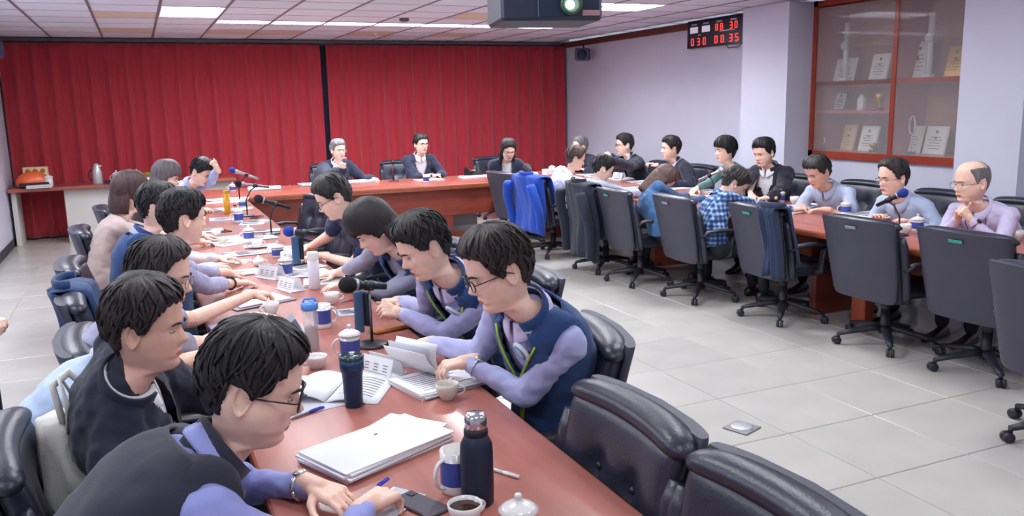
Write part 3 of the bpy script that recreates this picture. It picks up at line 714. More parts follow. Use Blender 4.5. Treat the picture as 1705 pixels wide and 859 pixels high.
        p = np.array([.018, .022, -.006]); dirs = ((.75+.2*th, .6, -.25), (.35+.5*th, .85, -.35 if pose in ('hold', 'grip', 'fist') else -.15), (.1+.4*th, .95, -.4 if pose in ('grip', 'hold') else -.1))
        for dvec, ln, r in zip(dirs, (.04, .034, .028), (.0145, .0105, .0095)):
            q = p+unit(dvec)*ln; mb.capsule(pt(*p), pt(*q), r*k, r*.9*k, 10); p = q
        return mb
    for side, pose in ((-1, lpose), (1, rpose)):
        sh, E, W, fdir, hd_, pnv = wr[side]; mb = hand_mb(side, W, hd_, pnv, pose)
        a0 = E if sleeve == 'short' else W-fdir*.10
        mb.capsule(E, W-fdir*.02, .040 if sleeve == 'short' else .032, .026)
        if sleeve != 'short': mb.capsule(a0, W-fdir*.02, .031, .026)
        mb.capsule(sh*.5+shp*.5, sh, .06, .05); mb.capsule(sh, E, .050 if sleeve == 'short' else .042, .040)
        V, F = remesh(mb, (.0085, .006, .0042)[fine], (1, 1, 2)[fine]); arms.add(V, F)
    body.add(np.concatenate(arms.v), arms.f)
    body.build('body', [sk, mat('lips', srgb(186, 108, 98), .5)], root)
    for eyes in eyel: eyes.build('eye', [mat('eye_white', (.42, .38, .36), .4), mat('iris_dark', (.015, .01, .01), .2)], root)
    hm = hairmat or mat('hair_%d' % round(1000*haircol[0]), haircol, .55, var=.35, vscale=60, bump=.25, bscale=180, stretch=(1, 1, .25), spec=.45)
    for brow in browl: brow.build('eyebrow', hm, root)
    # ---- shirt ----
    vx = (.016, .012, .0085)[fine]
    def garment(off, slv, r0=.060, r1=.05, r2=.04, amp=.005, scl=14):
        mb = MB(); mb.loft(torso(14, 24, off))
        for side, sh, E, W in sleeves:
            fd = unit(W-E)
            mb.capsule(spine(.965)-N1*.015, sh-T8*.006, .058+off, r0-.004+off)
            mb.capsule(spine(.86), sh-T8*.008, .066+off, r0+off+.003)
            if slv == 'short': mb.capsule(sh, sh*.3+E*.7, r0+off, r1+.008+off)
            elif slv == 'rolled': mb.capsule(sh, E, r0+off, r1+off); mb.capsule(E, E*.45+W*.55, r1+off, r2+.006+off)
            elif slv == 'long':
                mb.capsule(sh, E, r0+off, r1+off); mb.capsule(E, W-fd*.025, r1+off, r2+off)
        V, F = remesh(mb, vx, 6 if fine == 2 else 3); Nn = normals(V, F)
        D = np.array([nz(p, scl, seed)+.6*nz(p, scl*2.2, seed+5)-.5*abs(nz(p*np.array([1, 1, 1.8]), scl*.9, seed+9)) for p in V])
        return V+Nn*(D*amp)[:, None], F
    ts = np.linspace(0, 1, 41); SP = np.array([spine(t) for t in ts]); FR = [fr(t) for t in ts]
    def coords(V):
        d2 = ((V[:, None, :]-SP[None])**2).sum(2); k = d2.argmin(1)
        R = np.array([f[1] for f in FR])[k]; Nn = np.array([f[2] for f in FR])[k]; q = V-SP[k]
        return ts[k], (q*R).sum(1), (q*Nn).sum(1)
    main = jacket if jacket else shirt
    amp = (.006, .0075, .008)[fine]
    V, F = garment(.021 if jacket else .0, 'long' if jacket else sleeve, amp=amp*(1.1 if jacket else 1), r2=.036 if not jacket else .04)
    if jacket:
        t, x, n = coords(V); cut = (n > .02) & (t > .35) & (np.abs(x) < jopen*np.clip((t-.35)/.4, 0, 1))
        F = [f for f in F if not cut[list(f)].all()]
    mb = MB(); mb.add(V, F); mb.build('jacket' if jacket else 'shirt', main, root)
    if jacket:
        mb = MB(); mb.loft(torso(16, 28, -.008)); mb.build('shirt', shirt, root)
    else: pass
    # vest
    if vest:
        nr2, nc2 = ((18, 36), (26, 48), (40, 72))[fine]; rg = np.array(torso(nr2, nc2, .02, .0, .985)); vb = MB()
        V = rg.reshape(-1, 3); F = []
        for k in range(nr2-1):
            t = (k+.5)/(nr2-1)
            for i in range(nc2):
                a = (i+.5)/nc2*2*PI; dd = min(a, 2*PI-a)
                if dd < max(0, (t-.62))*1.35+(.0 if t < .62 else .03): continue
                F.append((k*nc2+i, k*nc2+(i+1) % nc2, k*nc2+nc2+(i+1) % nc2, k*nc2+nc2+i))
        Nn = normals(V, F); D = np.array([nz(p*np.array([.6, .6, 2.]), 11, seed+3)+.5*nz(p, 28, seed) for p in V]); V = V+Nn*(D*.007)[:, None]
        vb.add(V, F)
        for side, sh, E, W in sleeves:      # short cap over each shoulder, open at the armhole
            ax = unit(E-sh); c0 = spine(.9)+R8*side*.06; pth = [c0, spine(.885)+R8*side*.10+T8*.006, spine(.87)+R8*side*.148*build+T8*.004]
            vb.tube(pth, [.072, .078, .077], 20)
        o = vb.build('vest', vest, root)
        sd = o.modifiers.new('t', 'SOLIDIFY'); sd.thickness = .008; sd.offset = 1
    if vest or jc:
        cb = MB(); rr = []
        for q, hgt in ((.0, -.02), (.5, .012), (1, .045)):
            ring = []
            for k in range(25):
                a = PI*.18+(2*PI-.36*PI)*k/24; c = N*(1-q*.35)+jn*(q*.35)
                ring.append(c+R1*(-math.sin(a)*(.094+.004*q))+N1*(math.cos(a)*(.082)+.004)+T1*(hgt-.035*(.5+.5*math.cos(a))))
            rr.append(ring)
        cb.loft(rr, closed=False, cap=False); o = cb.build('vest_collar' if vest else 'jacket_collar', vest or jacket, root); sd = o.modifiers.new('t', 'SOLIDIFY'); sd.thickness = .009
    # piping down the front
    def front(t, x, off):   # point on the chest surface
        T, R, Nn = fr(t); hw, hd = [np.interp(t, TP[:, 0], TP[:, j]) for j in (1, 2)]
        belly = (fat-1)*.22*math.exp(-((t-.25)/.28)**2); hw = hw*build+off+belly*.4; hd = (hd+belly)*build+off
        return spine(t)+R*x+Nn*hd*math.sqrt(max(0, 1-(abs(x)/hw)**2.35)), Nn
    if piping:
        pb = MB()
        for sx in (-1, 1):
            pts = [front(t, sx*(.006+max(0, t-.6)*.30), .034)[0] for t in np.linspace(.05, .93, 16)]
            pb.tube(pts, .0045, 6)
        pb.build('zip_piping', piping, root)
    if emblem is not None:
        p, n = front(.88, emblem*.05, .036); T, R, Nn = fr(.88)
        rot = np.array([R, np.cross(n, R), n]).T
        for rr, mi, z, nm in ((.036, 'emblem_white', .0, 'chest_emblem'),):
            eb = MB(); q = [(.001, .006), (.9, .006), (1, .002), (1, -.006)]
            tt = MB(); tt.lathe([(a*rr, b) for a, b in q[::-1]], 24); V = np.concatenate(tt.v); V[:, 1] *= 1.2; eb.add(V@rot.T+p, tt.f, 0)
            tt = MB(); tt.lathe([(rr*.78, .0062), (rr*.78, .0075), (.001, .0076)], 20); V = np.concatenate(tt.v); V[:, 1] *= 1.2; eb.add(V@rot.T+p, tt.f, 1)
            for zz in (-.3, .1, .45): eb.box(p+rot@np.array([0, zz*rr, .0078]), (rr*(.9-abs(zz)*.6), rr*.16, .001), rot, 0)
            eb.build(nm, [mat('emblem_white', (.8, .85, .9), .6), mat('emblem_blue', srgb(110, 160, 200), .6)], root)
    # shirt collar
    if collar:
        cb = MB()
        for sx in (-1, 1):
            r1 = []; 
            for q, (hgt, out, sprd) in enumerate(((.035, .0, .0), (.042, .006, .0), (.004, .022, .02), (-.004, .022, .024))):
                ring = []
                for k in range(15):
                    a = PI-(PI-.1)*k/14; point = max(0, (k-9)/5.)
                    c = N*.72+jn*.28
                    ring.append(c+R1*(sx*math.sin(a)*(.064+out+.004))*s+N1*(math.cos(a)*(.058+out)+.0+.012*point*(1 if q > 1 else 0))*s+T1*(hgt-.04*(.5+.5*math.cos(a))-(.034*point if q > 1 else 0)))
                r1.append(ring)
            cb.loft(r1, closed=False, cap=False)
        o = cb.build('collar', collar, root); sd = o.modifiers.new('t', 'SOLIDIFY'); sd.thickness = .004
    if lanyard:
        lb = MB()
        for sx in (-1, 1):
            pts = [N+R1*sx*.07+T1*.0-N1*.03, N+R1*sx*.068+T1*.0+N1*.035]+[front(t, sx*(.005+.07*(t-.4)/.5), .02)[0] for t in (.9, .75, .6, .45)]
            lb.tube(pts, .005, 6, flat=(1, .5))
        lb.build('lanyard', lanyard, root)
    # hair
    if hair != 'none':
        fr_, fc = ((26, 36), (44, 60), (84, 120))[fine]
        P2, a2 = head_grid(fr_, fc, False, 1.); V = P2.copy()
        C = np.array([0, -.005, .02]); out = V-C; out /= np.linalg.norm(out, axis=2)[..., None]
        an = np.minimum(a2, 2*PI-a2)*180/PI
        zs = np.array([-1, 0, 25, 48, 62, 74, 84, 92, 108, 122, 150, 180, 181])
        hl = {'short': [.066, .066, .064, .052, .022, -.008, -.012, .014, .012, -.05, -.07, -.074, -.074],
              'bald': [.108, .108, .1, .09, .045, .0, -.012, .014, .012, -.05, -.07, -.074, -.074],
              'bangs': [.03, .03, .03, .026, .012, -.03, -.035, -.03, -.03, -.07, -.085, -.09, -.09],
              'long': [.075, .075, .06, .04, .01, -.04, -.09, -.11, -.12, -.14, -.14, -.14, -.14]}['bald' if bald else ('bangs' if hair == 'bob' else hair)]
        line = np.interp(an, zs, hl)+hairline*g(an, 0, 50)
        th = {'short': .010, 'bangs': .013, 'long': .014, 'bob': .02}[hair]*(.45 if bald else 1)
        z = V[..., 2]; q = np.clip((z-line[None, :]+.012*np.array([nz((math.cos(b)*3, math.sin(b)*3, seed), 2.3) for b in a2])[None, :])/.014, 0, 1); q = q*q*(3-2*q)
        lift = th*(1+.9*np.clip(z/.12, 0, 1)*g(V[..., 1], .03, .1))
        if bald: lift *= np.where(z > .09, .02, 1); q = np.where((z > .095) & (V[..., 1] > -.03), 0, q)
        st = np.zeros(z.shape)
        for i in range(fr_):
            for j in range(fc):
                b = a2[j]; st[i, j] = nz((math.cos(b)*6.5, math.sin(b)*6.5, i/fr_*3.2), 1.5, seed)*.55+nz((math.cos(b)*22, math.sin(b)*22, i/fr_*5), 1., seed+2)*.25
        disp = -.014*(1-q)+q*(lift+st*.008*(.5 if bald else 1))
        V = V+out*disp[..., None]
        hb = MB(); rg = [((V[i]*s)@hR.T+Hc) for i in range(int(fr_*.93))]; hb.loft(rg, cap=True)
        if not bald and hair in ('short', 'bangs') and fine:           # loose locks lying on the shell
            rr = random.Random(seed)
            for k in range((0, 110, 260)[fine]):
                b0 = rr.uniform(0, 2*PI); i0 = rr.uniform(.06, .38); ln = rr.uniform(.10, .2); pts = []; ra = []
                db = rr.uniform(-.5, .5)
                for m_ in range(6):
                    f_ = m_/5; ii = (i0+ln*f_)*(fr_-1); jj = ((b0+db*f_)/(2*PI)*fc) % fc; i1 = min(int(ii), fr_-2); j1 = int(jj) % fc
                    jw = jj-int(jj); iw = ii-i1
                    pv = lambda A: (A[i1, j1]*(1-jw)+A[i1, (j1+1) % fc]*jw)*(1-iw)+(A[i1+1, j1]*(1-jw)+A[i1+1, (j1+1) % fc]*jw)*iw
                    if pv(q) < .6: break
                    pts.append(hR@((pv(V)+pv(out)*(.0005+.0035*math.sin(f_*PI*.8)))*s)+Hc); ra.append(.0042*s*math.sin(.35+f_*2.6)+.0005)
                if len(pts) > 3: hb.tube(pts, ra, 5, flat=(.5, 1.3))
        if hair in ('long', 'bob'):
            zb = -.13 if hair == 'bob' else -.2; n = 25 if fine else 15; a_in = .52*PI if hair == 'bob' else .45*PI
            rings = []
            for k in range(9):
                q = k/8; zz = .03+(zb-.03)*q; ring = []
                for layer in (1, -1):
                    for j in range(n):
                        b = a_in+(2*PI-2*a_in)*(j if layer == 1 else n-1-j)/(n-1)
                        rad = (1.13 if layer == 1 else .93)+(.06*math.sin(q*PI)+.05*nz((b*4, q*1.5, layer), 1.4, seed)+.03*nz((b*14, q, layer), 1., seed))*(layer > 0)-(.22*max(0, q-.7) if hair == 'bob' else 0)
                        ring.append(hR@(s*np.array([-math.sin(b)*.083*rad, math.cos(b)*.1*rad-.008, zz]))+Hc)
                rings.append(ring)
            hb.loft(rings)
        hb.build('hair', hm, root)
    if glasses:
        gb = MB(); lb = []
        for sx in (-1, 1):
            pts = [hR@(s*np.array([sx*(.033+.024*math.copysign(abs(math.cos(q))**.7, math.cos(q))), .104-.004*abs(math.cos(q)), -.003+.0175*math.copysign(abs(math.sin(q))**.7, math.sin(q))]))+Hc for q in np.linspace(0, 2*PI, 21)]
            gb.tube(pts, (.0013 if glasses == 'thin' else .0022)*s, 6)
            V = pts[:20]; V = [V[0]*0+sum(V)/20]+V; q_ = MB(); q_.add(V, [(0, i, i % 20+1) for i in range(1, 21)]); lb.append(q_)
            gb.tube([hR@(s*np.array(p))+Hc for p in ((sx*.057, .1, .002), (sx*.070, .09, .004), (sx*.0785, .04, .003), (sx*.081, -.005, .002), (sx*.08, -.025, -.012))], .0017*s, 6)
        gb.tube([hR@(s*np.array(p))+Hc for p in ((-.01, .104, 0), (0, .111, .003), (.01, .104, 0))], .0015*s, 6)
        go = gb.build('glasses', mat('spectacle_metal', (.25, .23, .24), .3, .8) if glasses == 'thin' else mat('spectacle_frame', (.02, .015, .02), .3), root)
        for q_ in lb: q_.build('lens', mat('lens_glass', (1, 1, 1), .02, alpha=.12), go)
    if watch:
        side, kind = watch; sh, E, W, fdir, hd_, pnv = wr[side]; wb = MB()
        a_ = unit(np.cross(fdir, pnv)); b_ = np.cross(a_, fdir)
        c = W-fdir*.04; ring = [c+(a_*math.cos(q)*1.02+b_*math.sin(q)*.98)*.034 for q in np.linspace(0, 2*PI, 17)]
        wb.tube(ring, .008 if kind == 'silver' else .006, 6, flat=(.35, 1))
        Rm = Matrix(np.array([a_, fdir, b_*(1 if b_@pnv > 0 else -1)]).T.tolist())
        wb.lathe([(.017, -.004), (.019, .003), (.016, .006), (.002, .0065)], 16, c+Rm.to_3x3()@Vector((0, 0, .035)) if False else np.array(c)+np.array(Rm)@np.array([0, 0, .035]), Rm)
        wb.build('wristwatch', mat('watch_steel', (.6, .58, .55), .25, .9) if kind == 'silver' else mat('watch_black', (.02, .02, .022), .4), root)
    if legs:
        tb = MB(); tb.loft(torso(6, 20, -.003, 0, .12))
        for sx in (-1, 1):
            hpj = np.array([sx*.085, .0, .50]); kn = np.array([sx*.12, .40, .50]); an_ = np.array([sx*.11, .42, .12])
            tb.capsule(hpj, kn, .085, .066); tb.capsule(kn, an_, .064, .05)
        V, F = remesh(tb, (.032, .028, .022)[fine], 2); t2 = MB(); t2.add(V, F); t2.build('trousers', trousers or mat('trouser_dark', (.018, .019, .026), .8, bump=.1), root)
        for sx in (-1, 1):
            sb = MB(); x = sx*.11
            rr = []
            for y, hw, ht in ((.355, .025, .05), (.36, .034, .075), (.40, .037, .1), (.45, .038, .085), (.52, .046, .055), (.58, .044, .045), (.62, .03, .035), (.632, .01, .02)):
                rr.append([(x+hw*math.cos(q), y, max(.004, ht/2+ht/2*math.sin(q))) for q in np.linspace(0, 2*PI, 13)[:-1]])
            sb.loft(rr); sb.build('shoe', mat('shoe_black', (.015, .014, .014), .35), root)
    return root
# ---------------- the people ----------------
def cl(n, c, **k): return mat('cloth_'+n, c, .85, bump=.15, bscale=260, sheen=.15, **k)
lav = cl('lavender', srgb(176, 178, 222)); lavd = cl('lavender_blue', srgb(150, 156, 216)); lilac = cl('lilac', srgb(206, 196, 228)); pale = cl('pale_blue', srgb(178, 188, 216)); white = cl('white', srgb(226, 226, 232))
greysh = cl('grey_shirt', srgb(150, 152, 176)); navyv = cl('vest_navy', srgb(30, 66, 118)); navyd = cl('dark_navy', srgb(24, 28, 50)); navyp = cl('polo_navy', srgb(26, 38, 84)); blackv = cl('black_vest', srgb(40, 42, 58))
suit = cl('suit_navy', srgb(34, 40, 66)); beige = cl('beige', srgb(176, 154, 150)); green = cl('green_sweater', srgb(96, 134, 132)); denim = cl('denim_blue', srgb(62, 104, 152)); bomber = cl('bomber_black', srgb(28, 30, 44))
lime = mat('piping_lime', srgb(170, 200, 60), .6)
def plaid_mat():
    m = bpy.data.materials.new('plaid_cloth'); m.use_nodes = True; nt = m.node_tree; b = nt.nodes['Principled BSDF']; b.inputs['Roughness'].default_value = .85
    tc = nt.nodes.new('ShaderNodeTexCoord'); col = None
    prev = None
    for k, (ax, sc_) in enumerate((('X', 17), ('Z', 17), ('Y', 17))):
        wv = nt.nodes.new('ShaderNodeTexWave'); wv.bands_direction = ax; wv.inputs['Scale'].default_value = sc_/2.2; wv.inputs['Distortion'].default_value = .4
        nt.links.new(tc.outputs['Object'], wv.inputs['Vector']); 
        if prev is None: prev = wv.outputs['Fac']
        else:
            ad = nt.nodes.new('ShaderNodeMath'); ad.operation = 'ADD'; nt.links.new(prev, ad.inputs[0]); nt.links.new(wv.outputs['Fac'], ad.inputs[1]); prev = ad.outputs[0]
    dv = nt.nodes.new('ShaderNodeMath'); dv.operation = 'MULTIPLY'; dv.inputs[1].default_value = 1/3; nt.links.new(prev, dv.inputs[0])
    r = nt.nodes.new('ShaderNodeValToRGB'); e = r.color_ramp.elements; e[0].position = .2; e[0].color = (*srgb(34, 52, 96), 1); e[1].position = .8; e[1].color = (*srgb(160, 186, 214), 1)
    n = e.new(.5); n.color = (*srgb(66, 100, 158), 1)
    nt.links.new(dv.outputs[0], r.inputs['Fac']); nt.links.new(r.outputs['Color'], b.inputs['Base Color']); return m
plaid = plaid_mat()
def H(px, py, z): return on_z(px, py, z)
A = lambda x, y, z: (x, y, z)
dn = (0, 0, 1)
GL, GR, GF, GN, GH = 'people on the left side of the left table', 'people on the aisle side of the left table', 'people on the wall side of the right table', 'people on the aisle side of the right table', 'people at the head table'
brownh = (.045, .022, .018); greyh = (.14, .13, .14); dark = (.014, .012, .014); dbr = (.028, .018, .017)
# left side, nearest first
person('person in black padded vest over lavender shirt, glasses, nearest at bottom left', H(420, 642, 1.13), 6, hyaw=-20, hpitch=17, hs=1.13, fine=2, group=GL, shirt=lavd, vest=blackv, collar=lavd, build=1.12, fat=1.2,
       lh=A(.33, 2.07, .80), ldir=(.55, -.80, -.12), lpose='rest', rh=A(.43, 1.90, .80), rdir=(.75, .55, -.05), rpose='hold', hip=(-.22, 1.92), glasses='dark', haircol=dark, hair='short', watch=(-1, 'silver'), seed=11, tone=1, lelb=(-.9, -.1, -.5), relb=(.8, -.3, -.5))
person('person in dark navy jacket with white collar, short black hair, second from the camera', H(243, 545, 1.17), 0, hyaw=-18, hpitch=4, hs=1.02, fine=2, group=GL, shirt=white, jacket=navyd, collar=white, jc=True, build=1.06,
       lh=A(.30, 2.80, .80), rh=A(.20, 2.60, .72), relb=(.3, -.7, -.9), hip=(-.06, 2.78), haircol=dbr, seed=12, tone=2, piping=None)
person('light-blue-shirted person mostly hidden behind the dark navy jacket, holding up a card', H(238, 530, 1.10), 0, hpitch=20, fine=1, group=GL, shirt=cl('light_blue', srgb(186, 204, 232)), collar=white, sleeve='short',
       rh=A(.38, 3.15, .86), rdir=(1, .25, .2), rpose='hold', rpalm=(0, -.5, 1), lh=A(.3, 3.5, .8), seed=13)
person('balding person in glasses and grey short-sleeved shirt, arm stretched to the clipboard', H(266, 460, 1.14), -2, hyaw=-14, hpitch=12, hs=1.1, fine=2, group=GL, shirt=greysh, collar=greysh, sleeve='short', build=1.05, bald=0, hairline=.012,
       rh=A(.40, 3.86, .83), rdir=(.9, .4, -.1), lh=A(.46, 4.42, .82), ldir=(1, .15, -.1), lpose='hold', glasses='thin', haircol=(.035, .027, .026), seed=14, tone=1)
person('person with thick black hair in blue vest and grey shirt wearing a black wristband', H(304, 363, 1.21), 4, hyaw=12, hpitch=8, hs=1.12, fine=2, group=GL, shirt=cl('grey_lav', srgb(168, 168, 200)), vest=navyv, collar=lav, sleeve='rolled', build=1.08,
       rh=A(.42, 4.92, .79), rdir=(1, .1, -.1), rpose='rest', lh=A(.42, 5.25, .79), haircol=dark, hair='short', watch=(1, 'black'), seed=15)
person('person in blue vest half hidden behind the thick black-haired man, white sleeves', H(262, 345, 1.2), 0, hpitch=10, hs=1.1, fine=1, group=GL, shirt=white, vest=navyv, collar=lav, rh=A(.36, 5.45, .80), lh=A(.4, 5.75, .80), ldir=(1, 0, 0), haircol=dark, seed=16)
person('brown-haired person in a beige blouse sitting with back turned, left row', H(216, 323, 1.18), 10, hpitch=8, fine=1, group=GL, shirt=beige, hair='bob', haircol=(.05, .022, .022), sleeve='short', rh=A(.35, 6.6, .8), lh=A(.38, 6.95, .8), seed=17, build=.92)
person('grey-haired person at the far end of the left row', H(276, 297, 1.17), -15, hpitch=12, fine=0, group=GL, shirt=cl('dark_brown', srgb(60, 46, 50)), hair='bob', haircol=(.12, .10, .11), rh=A(.35, 7.9, .8), lh=A(.4, 8.2, .8), seed=18, build=.95)
person('person in light blue shirt resting head on raised hand at the table corner', H(335, 286, 1.14), -42, hyaw=5, hpitch=34, hs=1.1, fine=1, group=GL, shirt=cl('sky_shirt', srgb(176, 190, 232)), collar=lav,
       lh=H(361, 274, 1.22)+np.array([.0, .0, -.04]), ldir=(-.4, .1, .9), lpalm=(.7, -.7, .2), lpose='fist', lelb=(-.5, .2, -1), rh=A(.50, 8.9, .79), rdir=(.6, -.6, 0), haircol=dark, hip=(.12, 9.5), seed=19)
# aisle side
person('person in navy vest with round white emblem and lime zip, glasses, reading papers', H(830, 448, 1.21), 188, hyaw=-12, hpitch=20, hs=1.13, fine=2, group=GR, shirt=lav, vest=navyv, collar=lilac, piping=lime, emblem=-1, build=1.0,
       lh=A(1.02, 2.76, .84), ldir=(-.9, .15, -.1), lpose='hold', rh=A(.98, 3.12, .82), rdir=(-.9, -.2, -.05), rpose='rest', hip=(1.36, 2.74), glasses='dark', haircol=dbr, watch=(-1, 'silver'), seed=21, tone=1, lelb=(-.45, -.35, -.9), relb=(.5, 0, -.8))
person('person in navy vest and lavender shirt holding a black microphone', H(706, 410, 1.17), 192, hyaw=-12, hpitch=26, hs=1.12, fine=2, group=GR, shirt=lav, vest=navyv, collar=lilac, piping=lime, emblem=-1, build=1.02,
       lh=A(1.02, 3.62, .83), ldir=(-.8, .1, .25), lpose='grip', lpalm=(0, -.6, .8), rh=A(1.12, 3.98, .80), rdir=(-.8, -.3, .1), rpose='grip', hip=(1.50, 3.72), glasses=None, haircol=dark, seed=22, lelb=(-.7, -.2, -.8))
person('dark bob-haired person in navy vest and grey shirt with head bowed', H(624, 380, 1.13), 188, hyaw=-14, hpitch=38, hs=1.1, fine=1, group=GR, shirt=greysh, vest=navyv, sleeve='rolled', hair='bob', haircol=dark, build=.95,
       lh=A(.99, 4.55, .79), ldir=(-1, .1, 0), rh=A(1.0, 4.9, .79), rdir=(-1, 0, 0), hip=(1.46, 4.7), watch=(-1, 'silver'), seed=23, tone=0)
person('person in navy polo shirt and glasses with head lowered, aisle side of left table', H(556, 328, 1.2), 190, hyaw=-18, hpitch=28, hs=1.12, fine=1, group=GR, shirt=navyp, collar=navyp, sleeve='short', glasses='dark', haircol=(.03, .026, .026),
       lh=A(1.05, 5.55, .79), ldir=(-1, 0, 0), rh=A(1.04, 5.95, .79), rdir=(-1, 0, 0), hip=(1.5, 5.75), seed=24)
# wall side of the right table
person('grey-haired person in dark jacket in the far right corner', H(966, 244, 1.13), 175, hpitch=0, fine=0, group=GF, shirt=white, jacket=navyd, haircol=greyh, seed=31)
person('person in glasses and dark suit resting chin on hands', H(1040, 241, 1.19), 174, hyaw=-12, hpitch=4, hs=1.1, fine=1, group=GF, shirt=pale, jacket=navyd, collar=pale, glasses='dark', haircol=dark,
       rh=H(1018, 262, 1.06), rdir=(-.5, .3, .8), rpose='fist', lh=H(1022, 268, 1.04), ldir=(-.5, .3, .7), lpose='fist', seed=32, tone=0)
person('person in dark jacket lifting one hand over the table', H(1117, 247, 1.19), 172, hyaw=-12, hpitch=2, hs=1.1, fine=1, group=GF, shirt=pale, jacket=navyd, collar=pale, haircol=dark,
       rh=H(1096, 276, 1.0), rdir=(-.8, .3, .3), rpose='rest', lh=A(5.62, 8.2, .8), seed=33)
person('person in green sweater with bushy black hair', H(1208, 250, 1.2), 172, hyaw=-4, hpitch=4, hs=1.12, fine=1, group=GF, shirt=green, collar=None, haircol=(.01, .01, .012), hair='bangs', lh=A(5.6, 7.25, .8), rh=A(5.55, 7.6, .8), seed=34)
person('person in black bomber jacket and white shirt with folded hands', H(1272, 254, 1.21), 200, hyaw=-12, hpitch=16, hs=1.12, fine=1, group=GF, shirt=white, jacket=bomber, collar=white, jc=True, haircol=(.01, .01, .012), jopen=.085,
       lh=A(5.60, 6.45, .80), ldir=(-.5, .8, 0), rh=A(5.58, 6.72, .80), rdir=(-.6, -.7, 0), seed=35)
person('person in grey-blue shirt looking down, first right of the bomber jacket', H(1362, 286, 1.1), 192, hyaw=-12, hpitch=26, hs=1.12, fine=1, group=GF, shirt=greysh and pale, collar=pale, sleeve='short', haircol=(.03, .028, .03),
       lh=A(5.42, 5.55, .79), ldir=(-.6, .8, 0), rh=A(5.42, 5.85, .79), rdir=(-.6, -.7, 0), seed=36, tone=2, build=1.05)
person('person in pale blue shirt and thin glasses behind the blue microphone', H(1487, 296, 1.12), 184, hyaw=-14, hpitch=8, hs=1.12, fine=1, group=GF, shirt=cl('sky_blue', srgb(180, 198, 226)), collar=pale, glasses='thin', haircol=(.03, .026, .024), hairline=.02,
       lh=A(5.38, 4.6, .79), rh=A(5.35, 4.95, .79), seed=37, tone=1, build=1.05)
person('balding person in lavender shirt with lanyard and clasped hands at far right', H(1618, 304, 1.14), 186, hyaw=-24, hpitch=6, hs=1.16, fine=2, group=GF, shirt=lilac, collar=lilac, glasses='thin', haircol=(.17, .16, .17), bald=1, lanyard=cl('lanyard_blue', srgb(50, 60, 110)), watch=(-1, 'black'),
       lh=A(5.20, 3.98, .90), ldir=(-.35, .5, .8), lpose='fist', lpalm=(.2, -1, .2), rh=A(5.22, 4.10, .90), rdir=(-.35, -.4, .8), rpose='fist', rpalm=(-.2, 1, .2), seed=38, tone=1, build=1.12, fat=1.15)
# aisle side of the right table
person('person in white shirt leaning forward beside the bright blue jacket', H(958, 264, 1.12), -2, hyaw=-10, hpitch=18, fine=1, group=GN, shirt=white, collar=white, haircol=(.08, .05, .045), hairline=.02, rh=A(4.95, 8.6, .79), lh=A(5.0, 9.0, .79), hip=(4.42, 8.75), seed=41)
person('black-haired person in light blue shirt leaning low over the right table', H(1004, 281, 1.06), -6, hyaw=-10, hpitch=26, fine=1, group=GN, shirt=pale, collar=pale, haircol=dark, rh=A(4.98, 7.6, .79), lh=A(5.05, 8.0, .79), hip=(4.46, 7.7), seed=42)
person('person with long brown hair in denim-blue top bent over the table', H(1104, 300, 1.0), -4, hyaw=-12, hpitch=44, fine=1, group=GN, shirt=denim, hair='long', haircol=(.10, .055, .045), rh=H(1145, 326, .80), rdir=(.8, -.5, 0), lh=A(5.15, 6.9, .79), hip=(4.46, 6.62), seed=43, build=.95)
person('person in blue plaid shirt writing with head bent low', H(1222, 306, 1.02), -14, hyaw=-12, hpitch=40, fine=2, group=GN, shirt=plaid, collar=plaid, haircol=(.035, .03, .03), rh=A(5.22, 5.75, .79), rdir=(.8, -.3, 0), lh=A(5.25, 6.1, .79), hip=(4.52, 5.92), seed=44)
# head table
person('grey-haired person in dark suit speaking into a hand-held microphone', H(563, 250, 1.19), -84, hyaw=14, hpitch=2, hs=1.08, fine=1, group=GH, shirt=white, jacket=suit, collar=white, haircol=(.2, .19, .2), glasses='thin', jopen=.075,
       rh=H(572, 283, 1.0), rdir=(-.1, -.2, 1), rpose='fist', rpalm=(0, -1, 0), lh=A(2.88, 11.3, .79), seed=51, tone=0)
person('person in navy suit and open white collar in the middle of the head table', H(701, 240, 1.22), -88, hyaw=12, hpitch=2, hs=1.08, fine=1, group=GH, shirt=white, jacket=suit, collar=white, haircol=dark, glasses='dark', jopen=.09,
       lh=A(3.86, 11.3, .79), ldir=(-.9, -.3, 0), rh=A(3.72, 11.3, .79), rdir=(.9, -.3, 0), seed=52, tone=0)
person('long black-haired person in dark jacket reading at the head table', H(846, 250, 1.16), -100, hyaw=4, hpitch=22, hs=1.06, fine=1, group=GH, shirt=white, jacket=suit, hair='long', haircol=(.02, .016, .018), glasses='thin', jopen=.07,
       lh=A(5.2, 11.3, .84), rh=A(4.95, 11.25, .84), seed=53, tone=0, build=.9)
# at the left edge
person('person cut by the left edge of the photograph, only hands and dark knees in view', A(-1.20, 5.1, 1.2), 0, hpitch=10, fine=1, shirt=navyd, sleeve='long', lh=A(-.83, 5.25, .66), ldir=(.6, -.7, -.1), rh=A(-.86, 5.08, .645), rdir=(.6, .5, 0), rpose='hold', lpose='hold', seed=61, hip=(-1.29, 5.1))
